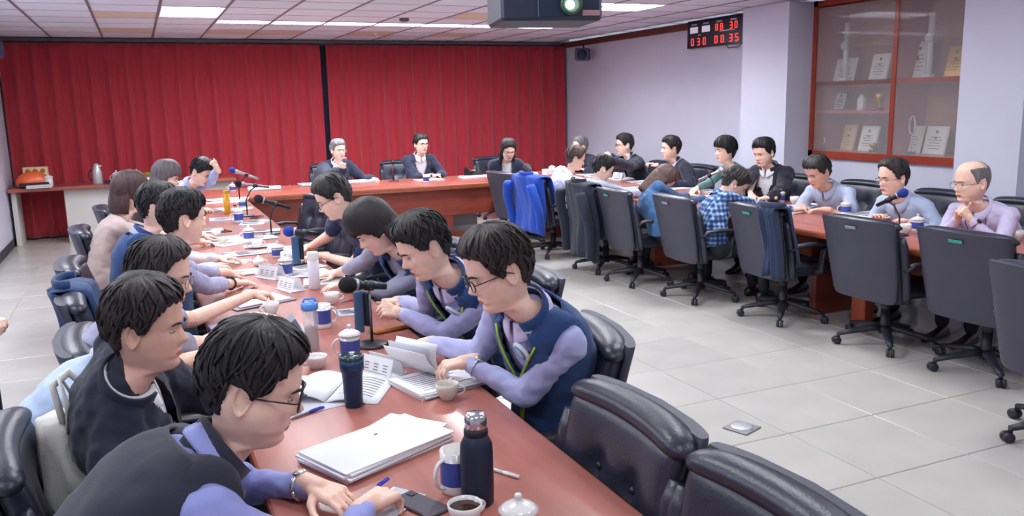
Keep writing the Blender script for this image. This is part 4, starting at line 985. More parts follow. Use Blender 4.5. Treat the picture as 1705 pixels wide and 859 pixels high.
# ---------------- things on the tables ----------------
wpaper = mat('white_paper', srgb(236, 236, 240), .7); gpaper = mat('grey_paper', srgb(196, 196, 206), .7); pink = mat('printed_ink', srgb(110, 112, 124), .8)
china = mat('white_china', srgb(232, 228, 226), .18, coat=.3); china2 = mat('cream_china', srgb(214, 208, 196), .22, coat=.2); bluep = mat('blue_print', srgb(62, 80, 160), .3); coffee = mat('coffee', srgb(60, 34, 26), .1)
steel = mat('brushed_steel', (.62, .62, .64), .22, .95); navyt = mat('tumbler_navy', srgb(20, 52, 88), .35, .2); blk = mat('black_rubber', srgb(20, 24, 34), .5); foamb = mat('foam_blue', srgb(34, 62, 158), .9, bump=.5, bscale=500); foamk = mat('foam_black', srgb(22, 22, 30), .95, bump=.5, bscale=500)
mblk = mat('mic_black', srgb(26, 28, 36), .4); mgrey = mat('mic_silver', srgb(170, 170, 180), .3, .7); steelblue = mat('steel_blue', srgb(72, 104, 140), .4); yel = mat('bottle_yellow', srgb(222, 160, 24), .35)
T = .7505
def ltop(px, py): q = top(px, py); return (min(max(q[0], .34), .92), min(q[1], 10.05))
def hz(x, y, py):
    lo, hi = 0., 3.
    for _ in range(40):
        m = (lo+hi)/2; d = np.array([x, y, m-CAMH]); r_ = 429.5-FPX*(d@cu)/(d@cf)
        if r_ > py: lo = m
        else: hi = m
    return lo
def top(px, py): return on_z(px, py, T)
def stack(c, ang, w, d, n, label, cat='papers', th=.004, lines=True, jit=.01, name='paper_stack', cover=None, group=None, z=T):
    r = empty(name, (c[0], c[1], z), math.radians(ang), label, cat, group); R = random.Random(int(c[0]*991+c[1]*77))
    for k in range(n):
        a = R.uniform(-.05, .05) if k else 0; M = Matrix.Rotation(a, 3, 'Z'); o = (R.uniform(-jit, jit), R.uniform(-jit, jit)) if k else (0, 0)
        m = MB(); nx = 6; V = []
        lift = R.uniform(0, .003)
        for zz in (0, 1):
            for j in range(2):
                for i in range(nx+1):
                    u = i/nx; V.append(((u-.5)*w, (j-.5)*d, th*k+(th*.86 if zz else 0)+lift*(abs(u-.5)*2)**3*(zz)))
        V = np.array(V)@np.array(M).T+[o[0], o[1], 0]; q = nx+1; F = []
        for i in range(nx): F += [(i, q+i, q+i+1, i+1), (2*q+i, 2*q+i+1, 3*q+i+1, 3*q+i), (i, i+1, 2*q+i+1, 2*q+i), (q+i+1, q+i, 3*q+i, 3*q+i+1)]
        F += [(0, 2*q, 3*q, q), (nx, q+nx, 3*q+nx, 2*q+nx)]
        m.add(V, F).build('sheet_bundle' if th > .002 else 'sheet', cover if (cover and k == n-1) else (wpaper if k % 2 == 0 else gpaper if k == 1 else wpaper), r, smooth=False)
    if lines:
        p = MB(); ztop = th*n+.0006
        for k in range(9): y = d*(.36-.085*k); L = w*R.uniform(.35, .78); p.box((-.39*w+L/2, y, ztop), (L, .0035, .0006))
        p.build('printed_lines', pink, r, smooth=False)
    return r
def openbook(c, ang, label, w=.19, d=.27):
    r = empty('open_booklet', (c[0], c[1], T), math.radians(ang), label, 'booklet')
    for sx in (-1, 1):
        rg = []
        for j, y in enumerate((-d/2, d/2)):
            ring = []
            for i in range(11):
                u = i/10; ring.append((sx*u*w, y, .004+.022*math.sin(min(1, u*1.25)*PI)**.8*(1 if sx < 0 else .7)))
            rg.append(ring)
        m = MB(); m.loft(rg, closed=False, cap=False); o = m.build('page', wpaper, r); s_ = o.modifiers.new('t', 'SOLIDIFY'); s_.thickness = .005
        p = MB()
        for k in range(8):
            y = d*(.36-.09*k); rr = [[(sx*u*w, y+e, .0052+.022*math.sin(min(1, u*1.25)*PI)**.8*(1 if sx < 0 else .7)) for u in np.linspace(.15, .82, 8)] for e in (-.002, .002)]
            p.loft(rr, closed=False, cap=False)
        p.build('printed_lines', pink, o if False else r, smooth=False)
    return r
def handle(mb, R_, z0, z1, out=.03, r=.005, mi=0):
    pts = [(R_-.004, 0, z1)]+[(R_+out*math.sin(q), 0, (z0+z1)/2+(z1-z0)/2*math.cos(q)) for q in np.linspace(.35, PI-.35, 9)]+[(R_-.004, 0, z0)]
    mb.tube(pts, r, 8, mi=mi, flat=(.8, 1.2)); return mb
def cup(c, rz, label, m=china2, full=False, R_=.041, h=.058, saucer=False, z=T, cat='cup'):
    r = empty('coffee_cup', (c[0], c[1], z), math.radians(rz), label, cat, None)
    MB().lathe([(R_*.55, .001), (R_*.6, .006), (R_*.82, .02), (R_*.97, .04), (R_, h), (R_-.003, h), (R_*.9, .04), (R_*.7, .016), (.002, .01)], 24, cap=False).build('bowl', m, r)
    handle(MB(), R_*.9, .016, h*.82, .024, .0045).build('handle', m, r)
    if full: MB().lathe([(R_*.93, h*.80), (.001, h*.80)], 24, cap=False).build('coffee', coffee, r)
    if saucer: MB().lathe([(.03, .0), (.05, .004), (.07, .012), (.068, .014), (.03, .006), (.002, .006)], 24, cap=False).build('saucer', m, r)
    return r
def lidmug(c, rz, label, h=.095, R_=.04, lid=True, blue=True, z=T, s=1, hd=True, cat='mug', group=None):
    r = empty('lidded_mug' if lid else 'mug', (c[0], c[1], z), math.radians(rz), label, cat, group); r.scale = (s, s, s)
    MB().lathe([(R_*.9, 0), (R_*.97, .004), (R_, .012), (R_, h), (R_-.003, h), (R_-.004, .01), (.001, .008)], 28, cap=False).build('mug_body', china, r)
    if hd: handle(MB(), R_, .018, h*.85, .03, .0052).build('handle', china, r)
    if blue:
        b = MB(); b.lathe([(R_+.0006, h*.22), (R_+.0006, h*.8)], 28, cap=False); b.build('blue_panel', bluep, r)
    if lid:
        MB().lathe([(R_+.006, h), (R_+.007, h+.004), (R_*.85, h+.014), (R_*.4, h+.022), (.008, h+.024), (.006, h+.03), (.01, h+.036), (.007, h+.043), (.001, h+.044)], 28, cap=False).build('lid', china, r)
    return r
def pen(c, ang, label, m, L=.14, name='pen', z=T):
    r = empty(name, (c[0], c[1], z+.005), math.radians(ang), label, 'pen', None)
    Ry = Matrix.Rotation(PI/2, 3, 'Y')
    MB().lathe([(.001, -L/2), (.0035, -L/2+.012), (.0045, -L/2+.02), (.0045, L/2*.2)], 10, R=Ry).build('barrel', m if name == 'marker' else mgrey, r)
    MB().lathe([(.0052, L*.08), (.0054, L/2), (.003, L/2+.003)], 10, R=Ry).box((L*.3, 0, .006), (.04, .002, .0015)).build('cap', m, r)
def tent(c, ang, label, w=.2, h=.085):
    r = empty('name_card', (c[0], c[1], T), math.radians(ang), label, 'name card', None)
    for s_ in (-1, 1):
        MB().box((0, s_*.028, h/2), (w, .002, h+.008), Matrix.Rotation(s_*.33, 3, 'X')).build('card_face', wpaper, r, smooth=False)
        p = MB(); Rm = np.array(Matrix.Rotation(s_*.33, 3, 'X'))
        for k in range(3):
            for q in range(3): p.box(Rm@np.array([-.05+.05*k+(q-1)*.008*(q % 2), s_*.0016, (q-1)*.011])+[0, s_*.028, h/2], (.026-.006*(q % 2), .0008, .0035), Rm)
        p.box(Rm@np.array([0, s_*.0014, -.022])+[0, s_*.028, h/2], (.13, .0006, .0015), Rm)
        p.build('card_print', pink, r, smooth=False)
    MB().box((0, 0, .002), (w, .1, .003)).build('foot', wpaper, r, smooth=False)
def mic(base, hx, hy, hz_, tail, label, foam=foamb, box=False, big=1., bodym=None, boxy=None):
    """head of the microphone at (hx, hy, hz_), tail the other end, base (x, y) of its stand"""
    bx_, by_ = base; r = empty('microphone', (bx_, by_, T), 0, label, 'microphone', 'table microphones')
    L = lambda p: np.array([p[0]-bx_, p[1]-by_, p[2]-T])
    h = L((hx, hy, hz_)); t = L(tail); d = unit(t-h)
    MB().lathe([(.07, 0), (.072, .006), (.06, .012), (.014, .018), (.001, .018)], 24, cap=False).build('base', mblk, r)
    g_ = h*.45+t*.55
    MB().tube([(0, 0, .01), (0, 0, max(.03, g_[2]*.55)), (g_[0]*.5, g_[1]*.5, g_[2]*.85), g_-[0, 0, .012]], .006, 8).build('stand_pole', mblk if not box else mgrey, r)
    MB().tube([g_-d*.02, g_+d*.02], .019*big, 10).build('clip', mblk, r)
    MB().tube([h+d*.02, h+d*.05, h+d*.07, t], [.017*big, .021*big, .015*big, .0125*big], 14).build('handle', bodym or mblk, r)
    MB().tube([h+d*.035, h+d*.045], .024*big, 14).build('ring', mgrey, r)
    MB().ball(h, (.031*big, .031*big, .034*big), 16, R=Matrix(np.array([unit(np.cross(d, [0, 0, 1])), unit(np.cross(d, np.cross(d, [0, 0, 1]))), d]).T.tolist())).build('windscreen', foam, r)
    if boxy:
        x, y, w_, d_, h0, h1 = boxy
        MB().box((x-bx_, y-by_, (h0+h1)/2-T), (w_, d_, h1-h0), Matrix.Rotation(.4, 3, 'Z'), bev=.004).build('front_plate', steelblue, r, smooth=False)
        MB().box((x-bx_+.035, y-by_-.0, (h0+h1)/2-T+.01), (.022, .03, h1-h0-.04), Matrix.Rotation(.4, 3, 'Z'), bev=.004).build('holder', mblk, r, smooth=False)
    return r
def M3(c): return (float(c[0]), float(c[1]))
# --- near end of the left table ---
th = top(792, 848); r = empty('thermos_bottle', (th[0]+.02, th[1]+.035, T), 0, 'dark navy thermos bottle with a shiny steel cap at the near end', 'bottle')
MB().lathe([(.038, 0), (.042, .004), (.0425, .03), (.0425, .135), (.041, .16), (.030, .183), (.027, .187), (.001, .187)], 32, cap=False).build('bottle_body', mat('thermos_navy', srgb(20, 32, 56), .5), r)
MB().lathe([(.0285, .184), (.031, .186), (.031, .2), (.027, .203)], 32).build('collar_ring', blk, r)
MB().lathe([(.026, .2), (.0285, .202), (.029, .222), (.027, .236), (.020, .243), (.001, .245)], 32, cap=False).build('steel_cap', steel, r)
for s_ in (-1, 1): MB().ball((s_*.038*.8, s_*-.038*.3, .165), (.006, .006, .006), 8).build('strap_stud', steel, r)
lidmug((th[0]-.005, th[1]+.125), 200, 'tall white handled mug with dark print half behind the thermos', h=.115, R_=.042, lid=False, s=1)
cup(top(775, 872), 20, 'white cup of black coffee in front of the thermos', china, True, .043, .055)
lidmug(top(864, 885), 0, 'white lidded cup cut by the bottom edge beside the thermos', h=.055, R_=.042, blue=False, hd=False)
ph = top(700, 842); r = empty('smartphone', (ph[0], ph[1], T), math.radians(25), 'dark grey phone lying beside the writing hand', 'phone')
MB().box((0, 0, .004), (.075, .155, .008), bev=.003).build('phone_body', mat('phone_grey', srgb(72, 66, 78), .35), r, smooth=False); MB().box((.02, .055, .009), (.02, .02, .002)).build('camera_bump', blk, r, smooth=False)
stack(top(650, 838), 35, .15, .10, 2, 'small white note sheet under the writing hand', 'paper', .0015, False)
pen(np.array([.47, 1.985]), 40, 'blue pen in the nearest writer\'s hand', mat('pen_blue', srgb(60, 60, 190), .3), .12, z=.795)
pen(top(834, 788), -60, 'white and grey marker lying right of the thermos', wpaper, .12, 'marker')
c = (top(500, 775)+top(562, 818)+top(750, 738)+top(683, 685))/4
r = stack(c, 24, .40, .235, 6, 'large thick stack of white documents, nearest on the left table', 'papers', .005, False, .008)
MB().box((.03, .045, .0312), (.012, .005, .0006)).build('small_print', pink, r, smooth=False)
stack((c[0]+.10, c[1]+.09), 40, .20, .22, 3, 'white papers sticking out from behind the large document stack', 'papers', .004, False, .01)
c = (top(655, 630)+top(705, 672)+top(830, 645)+top(745, 612))/4
stack(c, 14, .30, .23, 5, 'stack of white papers before the person with the round emblem', 'papers', .004, True, .008)
cup(top(745, 664), -20, 'empty cream cup in front of the emblem-vested reader', china2)
tb = top(593, 680); r = empty('tumbler', (tb[0], tb[1]+.03, T), 0, 'navy steel tumbler with a dark lid standing on the open papers', 'tumbler')
MB().lathe([(.029, 0), (.031, .004), (.034, .1), (.037, .125), (.041, .130), (.042, .172), (.001, .172)], 32, cap=False).build('cup_wall', navyt, r)
MB().lathe([(.0425, .168), (.0425, .18), (.038, .182), (.036, .176), (.001, .175)], 32, cap=False).build('lid', mat('lid_smoke', srgb(40, 60, 70), .15), r)
openbook(top(560, 650), -30, 'open booklet of white printed pages beside the navy tumbler')
stack(top(520, 668), 10, .30, .21, 2, 'loose white sheets lying under the open booklet', 'papers', .0015, False)
pen(top(510, 690), 25, 'blue ballpoint pen on the loose sheets', mat('pen_blue', (0, 0, 1)))
tent(top(636, 622), -62, 'folded white name card behind the navy tumbler', .17, .07)
cup(top(527, 612), 180, 'white cup between the tumbler and the clear bottle', china, False, .045, .05)
lidmug(top(584, 594), 170, 'white lidded mug with a blue panel and big handle, behind the tumbler')
# booklet in the reader's hands
r = empty('booklet', (.93, 2.93, .80), math.radians(-62), 'curled grey-white booklet held up by the emblem-vested reader', 'booklet')
for k, (an_, ln) in enumerate(((.35, .2), (.6, .19), (.95, .18))):
    rg = []
    for y in (-.105, .105): rg.append([(y, -.02*k-ln*t_*math.cos(an_+t_*.5)*1., ln*t_*math.sin(an_+t_*.5)*.7-.02) for t_ in np.linspace(0, 1, 8)])
    m = MB(); m.loft(rg, closed=False, cap=False); o = m.build('page', gpaper if k == 1 else wpaper, r); s_ = o.modifiers.new('t', 'SOLIDIFY'); s_.thickness = .002
# --- middle of the left table ---
bl = top(520, 582); r = empty('water_bottle', (bl[0], bl[1], T), 0, 'clear plastic water bottle with a blue lid', 'bottle')
MB().lathe([(.030, 0), (.033, .004), (.033, .06), (.028, .085), (.033, .11), (.033, .16), (.026, .178)], 28, cap=False).build('clear_wall', mat('clear_plastic', (.9, .92, .96), .05, alpha=.35, spec=.9), r)
MB().lathe([(.028, .004), (.030, .06), (.026, .085), (.028, .1), (.001, .1)], 24, cap=False).build('drink', mat('drink_brown', srgb(150, 130, 130), .1, alpha=.6), r)
MB().lathe([(.034, .175), (.036, .178), (.036, .2), (.03, .208), (.001, .21)], 28, cap=False).tube([(-.03, 0, .2), (-.02, 0, .222), (.02, 0, .222), (.03, 0, .2)], .005).build('blue_lid', mat('lid_blue', srgb(90, 150, 224), .3), r)
lidmug(top(538, 545), 0, 'tall white mug with a dark blue panel right of the clear bottle', h=.11, lid=False)
cup(top(553, 505), 0, 'white cup behind the black foam microphone', china)
mb_ = top(620, 575)
z1 = hz(.86, 3.62, 476); mic((mb_[0], mb_[1]), .80, 3.68, z1, (.98, 3.70, z1-.03), 'microphone with a black foam head held by the second vested person', foamk, big=1.25, boxy=(.83, 3.62, .05, .012, .76, z1-.02))
lp = top(655, 548); r = empty('leather_folder', (lp[0], lp[1], T), math.radians(15), 'tan leather folder under the second microphone', 'folder')
MB().box((0, 0, .009), (.22, .08, .018), bev=.007).build('cover', mat('tan_leather', srgb(170, 100, 54), .5, bump=.1), r, smooth=False)
cup(top(648, 530), 0, 'small white cup behind the black foam microphone holder', china, False, .03, .045)
pen(top(580, 502), 15, 'red-capped pen near the black foam microphone', mat('pen_red', srgb(200, 40, 50), .3), .1)
fk = top(524, 480); r = empty('vacuum_flask', (fk[0], fk[1], T), 0, 'slim white flask standing in the middle of the left table', 'flask')
MB().lathe([(.030, 0), (.032, .004), (.032, .17), (.001, .17)], 24, cap=False).build('flask_body', mat('flask_white', srgb(214, 206, 216), .35), r)
MB().lathe([(.033, .168), (.033, .205), (.028, .212), (.001, .213)], 24, cap=False).build('flask_cap', china, r)
tent(top(484, 482), -70, 'name card standing before the slim white flask', .17, .07)
lidmug(top(477, 460), 180, 'white and blue mug in front of the blue foam microphone', h=.1)
lidmug(top(463, 428), 180, 'white mug with a pointed lid beyond the blue foam microphone', h=.07)
mug3 = top(448, 437)
lidmug(top(478, 436), 0, 'small white lidless mug between two blue-printed mugs', h=.07, lid=False, blue=False)
tp = top(431, 443); r = empty('teapot', (tp[0], tp[1], T), math.radians(160), 'small white teapot with a handle, middle of the left table', 'teapot'); r.scale = (.8, .8, .8)
MB().lathe([(.025, 0), (.04, .01), (.048, .035), (.04, .06), (.022, .068), (.001, .07)], 24, cap=False).build('pot_body', china, r)
MB().lathe([(.022, .066), (.02, .075), (.005, .08), (.008, .09), (.001, .094)], 16, cap=False).build('lid', china, r)
MB().tube([(.04, 0, .03), (.065, 0, .045), (.075, 0, .065)], [.01, .008, .006]).build('spout', china, r); handle(MB(), -.045, .015, .055, -.025, .005).build('handle', china, r)
tent(top(452, 462), -60, 'white name card beside the small teapot', .18, .075)
m2 = top(492, 440); z2 = hz(m2[0], m2[1], 384)
mic(M3(m2), m2[0]-.03, m2[1]-.02, z2, (m2[0]+.15, m2[1]-.10, z2-.02), 'microphone with a blue foam head on a steel-blue stand, middle of the left table', foamb, big=1.15, boxy=(m2[0], m2[1]-.06, .06, .012, .76, z2-.03))
m3 = top(452, 390); z3 = hz(m3[0], m3[1], 330)
mic(M3(m3), m3[0]-.08, m3[1], z3+.0, (m3[0]+.16, m3[1]-.02, z3-.09), 'tall microphone with a black foam head before the far empty chair', foamk, big=1.1)
m4 = top(412, 360); z4 = hz(m4[0], m4[1], 305)
mic(M3(m4), m4[0]-.06, m4[1], z4, (m4[0]+.22, m4[1], z4-.05), 'black microphone beyond the yellow bottle', foamk, bodym=mgrey)
m5 = np.array([.93, 9.35]); z5 = hz(m5[0], m5[1], 283)
mic(M3(m5), m5[0]-.05, m5[1], z5, (m5[0]+.2, m5[1]-.05, z5-.10), 'blue foam microphone nearest the red curtain on the left table', foamb, bodym=mgrey)
cb_ = top(428, 503); r = empty('clipboard', (cb_[0], cb_[1], T), math.radians(20), 'grey clipboard with papers under the outstretched arm', 'clipboard')
MB().box((0, 0, .003), (.34, .235, .005), bev=.002).build('board', mat('clip_grey', srgb(120, 122, 140), .4), r, smooth=False); MB().box((.01, .01, .008), (.29, .2, .005)).build('paper', wpaper, r, smooth=False); MB().box((-.12, 0, .013), (.02, .09, .01), bev=.003).build('clip', steel, r, smooth=False)
cup(top(452, 522), 200, 'white cup right of the grey clipboard', china)
nb = top(395, 541); r = empty('tablet_case', (nb[0], nb[1], T), math.radians(8), 'silver-grey closed notebook near the left edge of the table', 'notebook')
MB().box((0, 0, .006), (.26, .09, .012), bev=.003).build('cover', mat('case_silver', srgb(170, 168, 190), .35, .2), r, smooth=False)
stack(top(430, 535), 12, .22, .16, 2, 'patterned white sheets beside the silver-grey notebook', 'papers', .002)
# card held up by the hidden person
r = empty('note_card', (.51, 3.42, .84), math.radians(65), 'small printed card held up above the left table', 'card')
MB().box((0, 0, .03), (.16, .002, .11), Matrix.Rotation(-.5, 3, 'X')).build('card', gpaper, r, smooth=False); MB().box((0, -.004, .035), (.12, .001, .05), Matrix.Rotation(-.5, 3, 'X')).build('printed_lines', pink, r, smooth=False)
# --- papers along both sides of the left table, towards the far end ---
sp = [(400, 455, 5, .24, .17, 'white sheets before the wristband-wearing person'), (345, 440, -8, .20, .16, 'white papers under the white-sleeved arms'), (385, 405, 30, .28, .20, 'large white sheet held up before the wristband-wearing person'),
 (372, 425, 0, .2, .15, 'white paper beside the large held sheet'), (545, 470, 170, .24, .18, 'white papers before the person with bowed head'), (545, 410, 168, .28, .21, 'white papers before the navy polo shirt'), (520, 455, 10, .2, .15, 'white sheets next to the slim flask'),
 (585, 520, 0, .15, .12, 'small white slips before the microphone holder'), (430, 397, 8, .26, .18, 'white papers right of the small plate'), (375, 365, -5, .28, .2, 'white papers beside the yellow bottle'), (400, 330, 0, .3, .22, 'white documents at the far left table, near side'),
 (355, 350, 10, .26, .2, 'white papers left of the yellow bottle'), (365, 330, 20, .3, .22, 'white papers before the person in light blue'), (415, 318, -10, .34, .24, 'pile of white documents under the far blue microphone'), (350, 385, 0, .2, .14, 'white papers before the beige blouse')]
for px, py, a, w_, d_, lab in sp: stack(ltop(px, py), a, w_, d_, 2+(px % 3), lab, 'papers', .003)
for px, py, lab, h_ in ((398, 370, 'blue and white lidded mug beside the yellow bottle', .1), (405, 345, 'white lidded cup beyond the yellow bottle', .07), (388, 318, 'white lidded cup among the far documents', .07), (415, 400, 'blue-printed mug before the black foam microphone', .08)): lidmug(top(px, py), 180, lab, h=h_)
cup(top(372, 407), 100, 'cream tea cup left of the large held sheet', china2); cup(top(360, 395), 80, 'white cup before the thick black-haired person', china)
cup(top(428, 412), 0, 'white cup near the small teapot', china, saucer=True)
yb = top(379, 355); r = empty('drink_bottle', (yb[0], yb[1], T), 0, 'slim yellow bottle on the far part of the left table', 'bottle')
MB().lathe([(.028, 0), (.03, .005), (.03, .20), (.001, .2)], 20, cap=False).build('bottle_body', yel, r); MB().lathe([(.03, .198), (.03, .225), (.026, .228), (.001, .229)], 20, cap=False).build('cap', mat('cap_ochre', srgb(190, 140, 40), .4), r)
for px, py, lab, a in ((372, 385, 'dark phone beside the white papers of the far left row', 20), (428, 362, 'black phone between the far microphones', -30), (520, 398, 'black phone before the navy polo shirt', 10)):
    q = top(px, py); r = empty('smartphone', (q[0], q[1], T), math.radians(a), lab, 'phone'); MB().box((0, 0, .0045), (.08, .165, .009), bev=.003).build('phone_body', mat('phone_grey', (0, 0, 0)), r, smooth=False); MB().box((0, 0, .0093), (.07, .15, .001)).build('screen', mat('screen_dark', srgb(60, 52, 60), .15), r, smooth=False)
clutter = [(388, 436), (452, 452), (372, 398), (420, 372), (445, 368), (392, 350), (432, 345), (384, 336), (410, 326), (352, 338), (432, 410), (500, 458), (560, 440), (415, 422), (440, 385)]
for k, (px, py) in enumerate(clutter): stack(ltop(px, py), k*37 % 50-25, .21+.02*(k % 3), .15+.02*(k % 2), 1+k % 3, 'loose white paper among the cups strewn along the left table', 'papers', .0035, group='loose papers strewn along the left table')
# --- head table ---
def hx(px, py): q = on_z(px, py, T); return (q[0], min(q[1], 11.25))
stack(hx(520, 303), 0, .5, .3, 4, 'wide stack of white papers at the left end of the head table', 'papers', .006, False)
stack(hx(590, 302), 10, .42, .28, 5, 'white documents before the speaking grey-haired person', 'papers', .006); stack(hx(440, 315), -5, .4, .3, 4, 'white papers behind the far empty chair', 'papers', .007, False)
stack((3.58, 10.95), 4, .35, .25, 3, 'white papers before the person in navy suit', 'papers', .005); stack((4.25, 10.95), -8, .42, .28, 4, 'open white documents right of the navy suit', 'papers', .006)
r = stack((4.95, 10.95), 0, .40, .3, 6, 'white papers before the long-haired reader', 'papers', .006)
lidmug((3.46, 10.72), 0, 'dark-blue-printed mug before the navy suit', h=.09, lid=False)
r = empty('desk_phone', (4.34, 11.25, T), math.radians(20), 'black desk telephone with an orange screen on the head table', 'telephone')
MB().loft([[(-.1, -.09, 0), (.1, -.09, 0), (.1, .09, 0), (-.1, .09, 0)], [(-.095, -.085, .03), (.095, -.085, .03), (.095, .085, .08), (-.095, .085, .08)]]).build('phone_base', blk, r, smooth=False)
MB().tube([(-.075, -.08, .065), (-.075, 0, .09), (-.075, .08, .105)], [.022, .015, .022]).build('handset', blk, r); MB().box((.03, .04, .075), (.08, .05, .004), Matrix.Rotation(.27, 3, 'X')).build('screen', mat('screen_orange', srgb(240, 140, 60), .4), r, smooth=False)
zz = hz(3.12, 11.1, 270); r = empty('microphone_stand', (3.12, 11.1, T), 0, 'slim microphone stand without microphone left of the navy suit', 'microphone stand')
MB().lathe([(.075, 0), (.075, .008), (.02, .016), (.001, .016)], 20, cap=False).build('base', mblk, r); MB().tube([(0, 0, .01), (0, 0, zz-T)], .012).build('pole', mat('pole_dark_red', srgb(90, 40, 48), .4), r); MB().tube([(0, -.02, zz-T-.01), (0, .03, zz-T+.02)], .02).build('clip', mblk, r)
zz = hz(4.68, 11.1, 256); mic((4.74, 11.1), 4.66, 11.0, zz, (4.80, 11.16, zz-.17), 'black microphone on a stand before the long-haired reader', foamk)
# hand-held microphone of the speaker
pm = on_z(574, 277, 1.03); r = empty('microphone', tuple(pm), 0, 'blue-bodied hand-held microphone of the speaking person', 'microphone')
MB().tube([(0, 0, -.16), (0, -.01, .0), (0, -.015, .05)], [.014, .017, .02]).build('handle', mat('mic_blue', srgb(60, 110, 160), .35), r); MB().ball((0, -.02, .085), (.03, .03, .035), 14).build('windscreen', mat('mic_mesh', srgb(120, 120, 130), .5), r)
bx_ = (5.35, 10.75); r = empty('tissue_box', (bx_[0], bx_[1], T), math.radians(5), 'white tissue box at the right corner of the head table', 'tissue box')
MB().box((0, 0, .04), (.26, .13, .08), bev=.004).build('carton', wpaper, r, smooth=False); MB().loft([[(.04*math.cos(q)*k, .015*math.sin(q)*k+.01*math.sin(3*q), z_) for q in np.linspace(0, 2*PI, 9)[:-1]] for z_, k in ((.078, 1), (.11, 1.5), (.13, .3))]).build('tissue', wpaper, r)
# --- right table ---
def rx(px, py): q = on_z(px, py, T); return (min(max(q[0], 4.78), 5.72), q[1])
for px, py, lab in ((1311, 335, 'white lidded mug with blue print before the bomber jacket'), (1408, 356, 'white lidded mug before the person in glasses, right table'), (1527, 384, 'white lidded mug with blue print before the clasped hands')): lidmug(rx(px, py), 150, lab, h=.085, R_=.043)
for px, py, lab in ((1350, 337, 'small white cup beside the grey-blue shirt'), (1506, 388, 'white cup next to the blue foam microphone'), (1692, 400, 'pale tea glass at the right edge of the right table')): cup(rx(px, py), 20, lab, china, R_=.045, h=.07)
rp = [(1325, 352, 8, .34, .24, 'white printed sheets on the table beside the dark jacket'), (1440, 357, -5, .45, .2, 'long white papers before the person in glasses, right table'), (1235, 322, 10, .3, .22, 'white papers before the plaid shirt'),
 (1145, 303, 0, .36, .26, 'white documents under the silver microphone'), (1120, 315, 10, .3, .22, 'white papers beside the denim-blue top'), (1040, 297, 5, .2, .15, 'folded white papers before the low-leaning black-haired person'), (1065, 303, -10, .26, .2, 'white papers left of the denim-blue top'), (1000, 293, 0, .3, .2, 'white papers before the dark suit'), (975, 285, 10, .26, .2, 'white papers beside the white shirt'), (1385, 340, 6, .25, .18, 'white papers between the grey-blue shirt and the glasses wearer')]
for px, py, a, w_, d_, lab in rp: stack(rx(px, py), a, w_, d_, 3, lab, 'papers', .004)
for k, (px, py) in enumerate([(1015, 300), (1030, 288), (1080, 296), (1165, 312), (1195, 318), (1262, 336), (1295, 345), (1340, 344), (1425, 366), (1465, 362), (1540, 372)]): stack(rx(px, py), k*41 % 60-30, .28, .2, 2+k % 3, 'loose white paper lying along the right table', 'papers', .004, group='loose papers along the right table')
tent(rx(1038, 298), 95, 'small white name card in the middle of the right table', .2, .09)
m6 = (5.02, 4.42); z6 = hz(m6[0], m6[1], 322)
mic(m6, m6[0]+.02, m6[1]+.0, z6, (m6[0]-.06, m6[1]+.16, z6-.10), 'microphone with a blue foam head near the right edge of the photograph', foamb, big=1.1)
m7 = (5.40, 7.1); z7 = hz(m7[0], m7[1], 284)
mic(m7, m7[0]+.1, m7[1], z7, (m7[0]-.12, m7[1]+.10, z7-.10), 'silver microphone slanting before the green sweater', mgrey, bodym=mgrey, big=1.1)
zf = (5.3, 3.3)
# bags on the floor under the right table
q = on_z(1560, 560, 0); r = empty('shopping_bag', (q[0]+.15, q[1]+.1, 0), .3, 'pale paper bag on the floor under the right table', 'bag')
MB().loft([[(sx*.17*k, sy*.09*k, z_) for sx, sy in ((-1, -1), (1, -1), (1, 1), (-1, 1))] for z_, k in ((.002, .95), (.02, 1), (.2, 1.05), (.28, .9))], cap=True).build('bag_body', mat('bag_pale', srgb(190, 180, 186), .7), r, smooth=False)
for sy in (-.05, .05): MB().tube([(-.06, sy, .26), (-.05, sy, .34), (.05, sy, .34), (.06, sy, .26)], .005).build('handle', wpaper, r)
# --- side counter ---
cy = 13.0; CZT = .785
def cxp(px): d = cf+cr*(px-852.5)/FPX-cu*(300-429.5)/FPX; return d[0]*cy/d[1]
r = empty('gift_bag', (cxp(38)+.12, cy, CZT+.0015), .2, 'shiny orange rounded bag on the white side counter', 'bag')
MB().loft([[(math.cos(q)*.2*k, math.sin(q)*.1*k, z_) for q in np.linspace(0, 2*PI, 17)[:-1]] for z_, k in ((0, .9), (.03, 1.05), (.10, 1.02), (.16, .8), (.2, .45), (.21, .1))]).build('bag_body', mat('orange_plastic', srgb(224, 100, 50), .3), r)
MB().box((0, -.1, .035), (.36, .03, .06), bev=.01).build('dark_band', blk, r, smooth=False)
r = empty('snack_box', (cxp(42)+.12, cy+.17, CZT+.0015), 0, 'yellow-white box behind the orange bag', 'box')
MB().box((0, 0, .13), (.30, .1, .26), bev=.004).build('carton', mat('box_yellow_white', srgb(220, 206, 150), .6), r, smooth=False)
for k in range(3): MB().lathe([(.03, 0), (.03, .004)], 12, (-.09+.09*k, -.053, .21), Matrix.Rotation(PI/2, 3, 'X')).build('red_dot', mat('dot_red', srgb(190, 110, 70), .6), r)
stack((cxp(52)+.1, cy-.16), 5, .3, .16, 3, 'white papers in front of the orange bag on the counter', 'papers', .012, False, z=CZT+.0015)
lidmug((cxp(70)+.08, cy-.02), 0, 'white lidded jar beside the orange bag on the counter', z=CZT+.0015, blue=False, s=1.3, hd=False, cat='jar')
r = empty('kettle', (cxp(163), cy, CZT+.0015), PI, 'tall white vacuum jug alone on the side counter', 'jug')
MB().lathe([(.06, 0), (.065, .01), (.062, .16), (.045, .22), (.035, .24), (.03, .27), (.001, .285)], 20, cap=False).build('jug_body', mat('jug_pale', srgb(190, 190, 190), .3, .3), r)
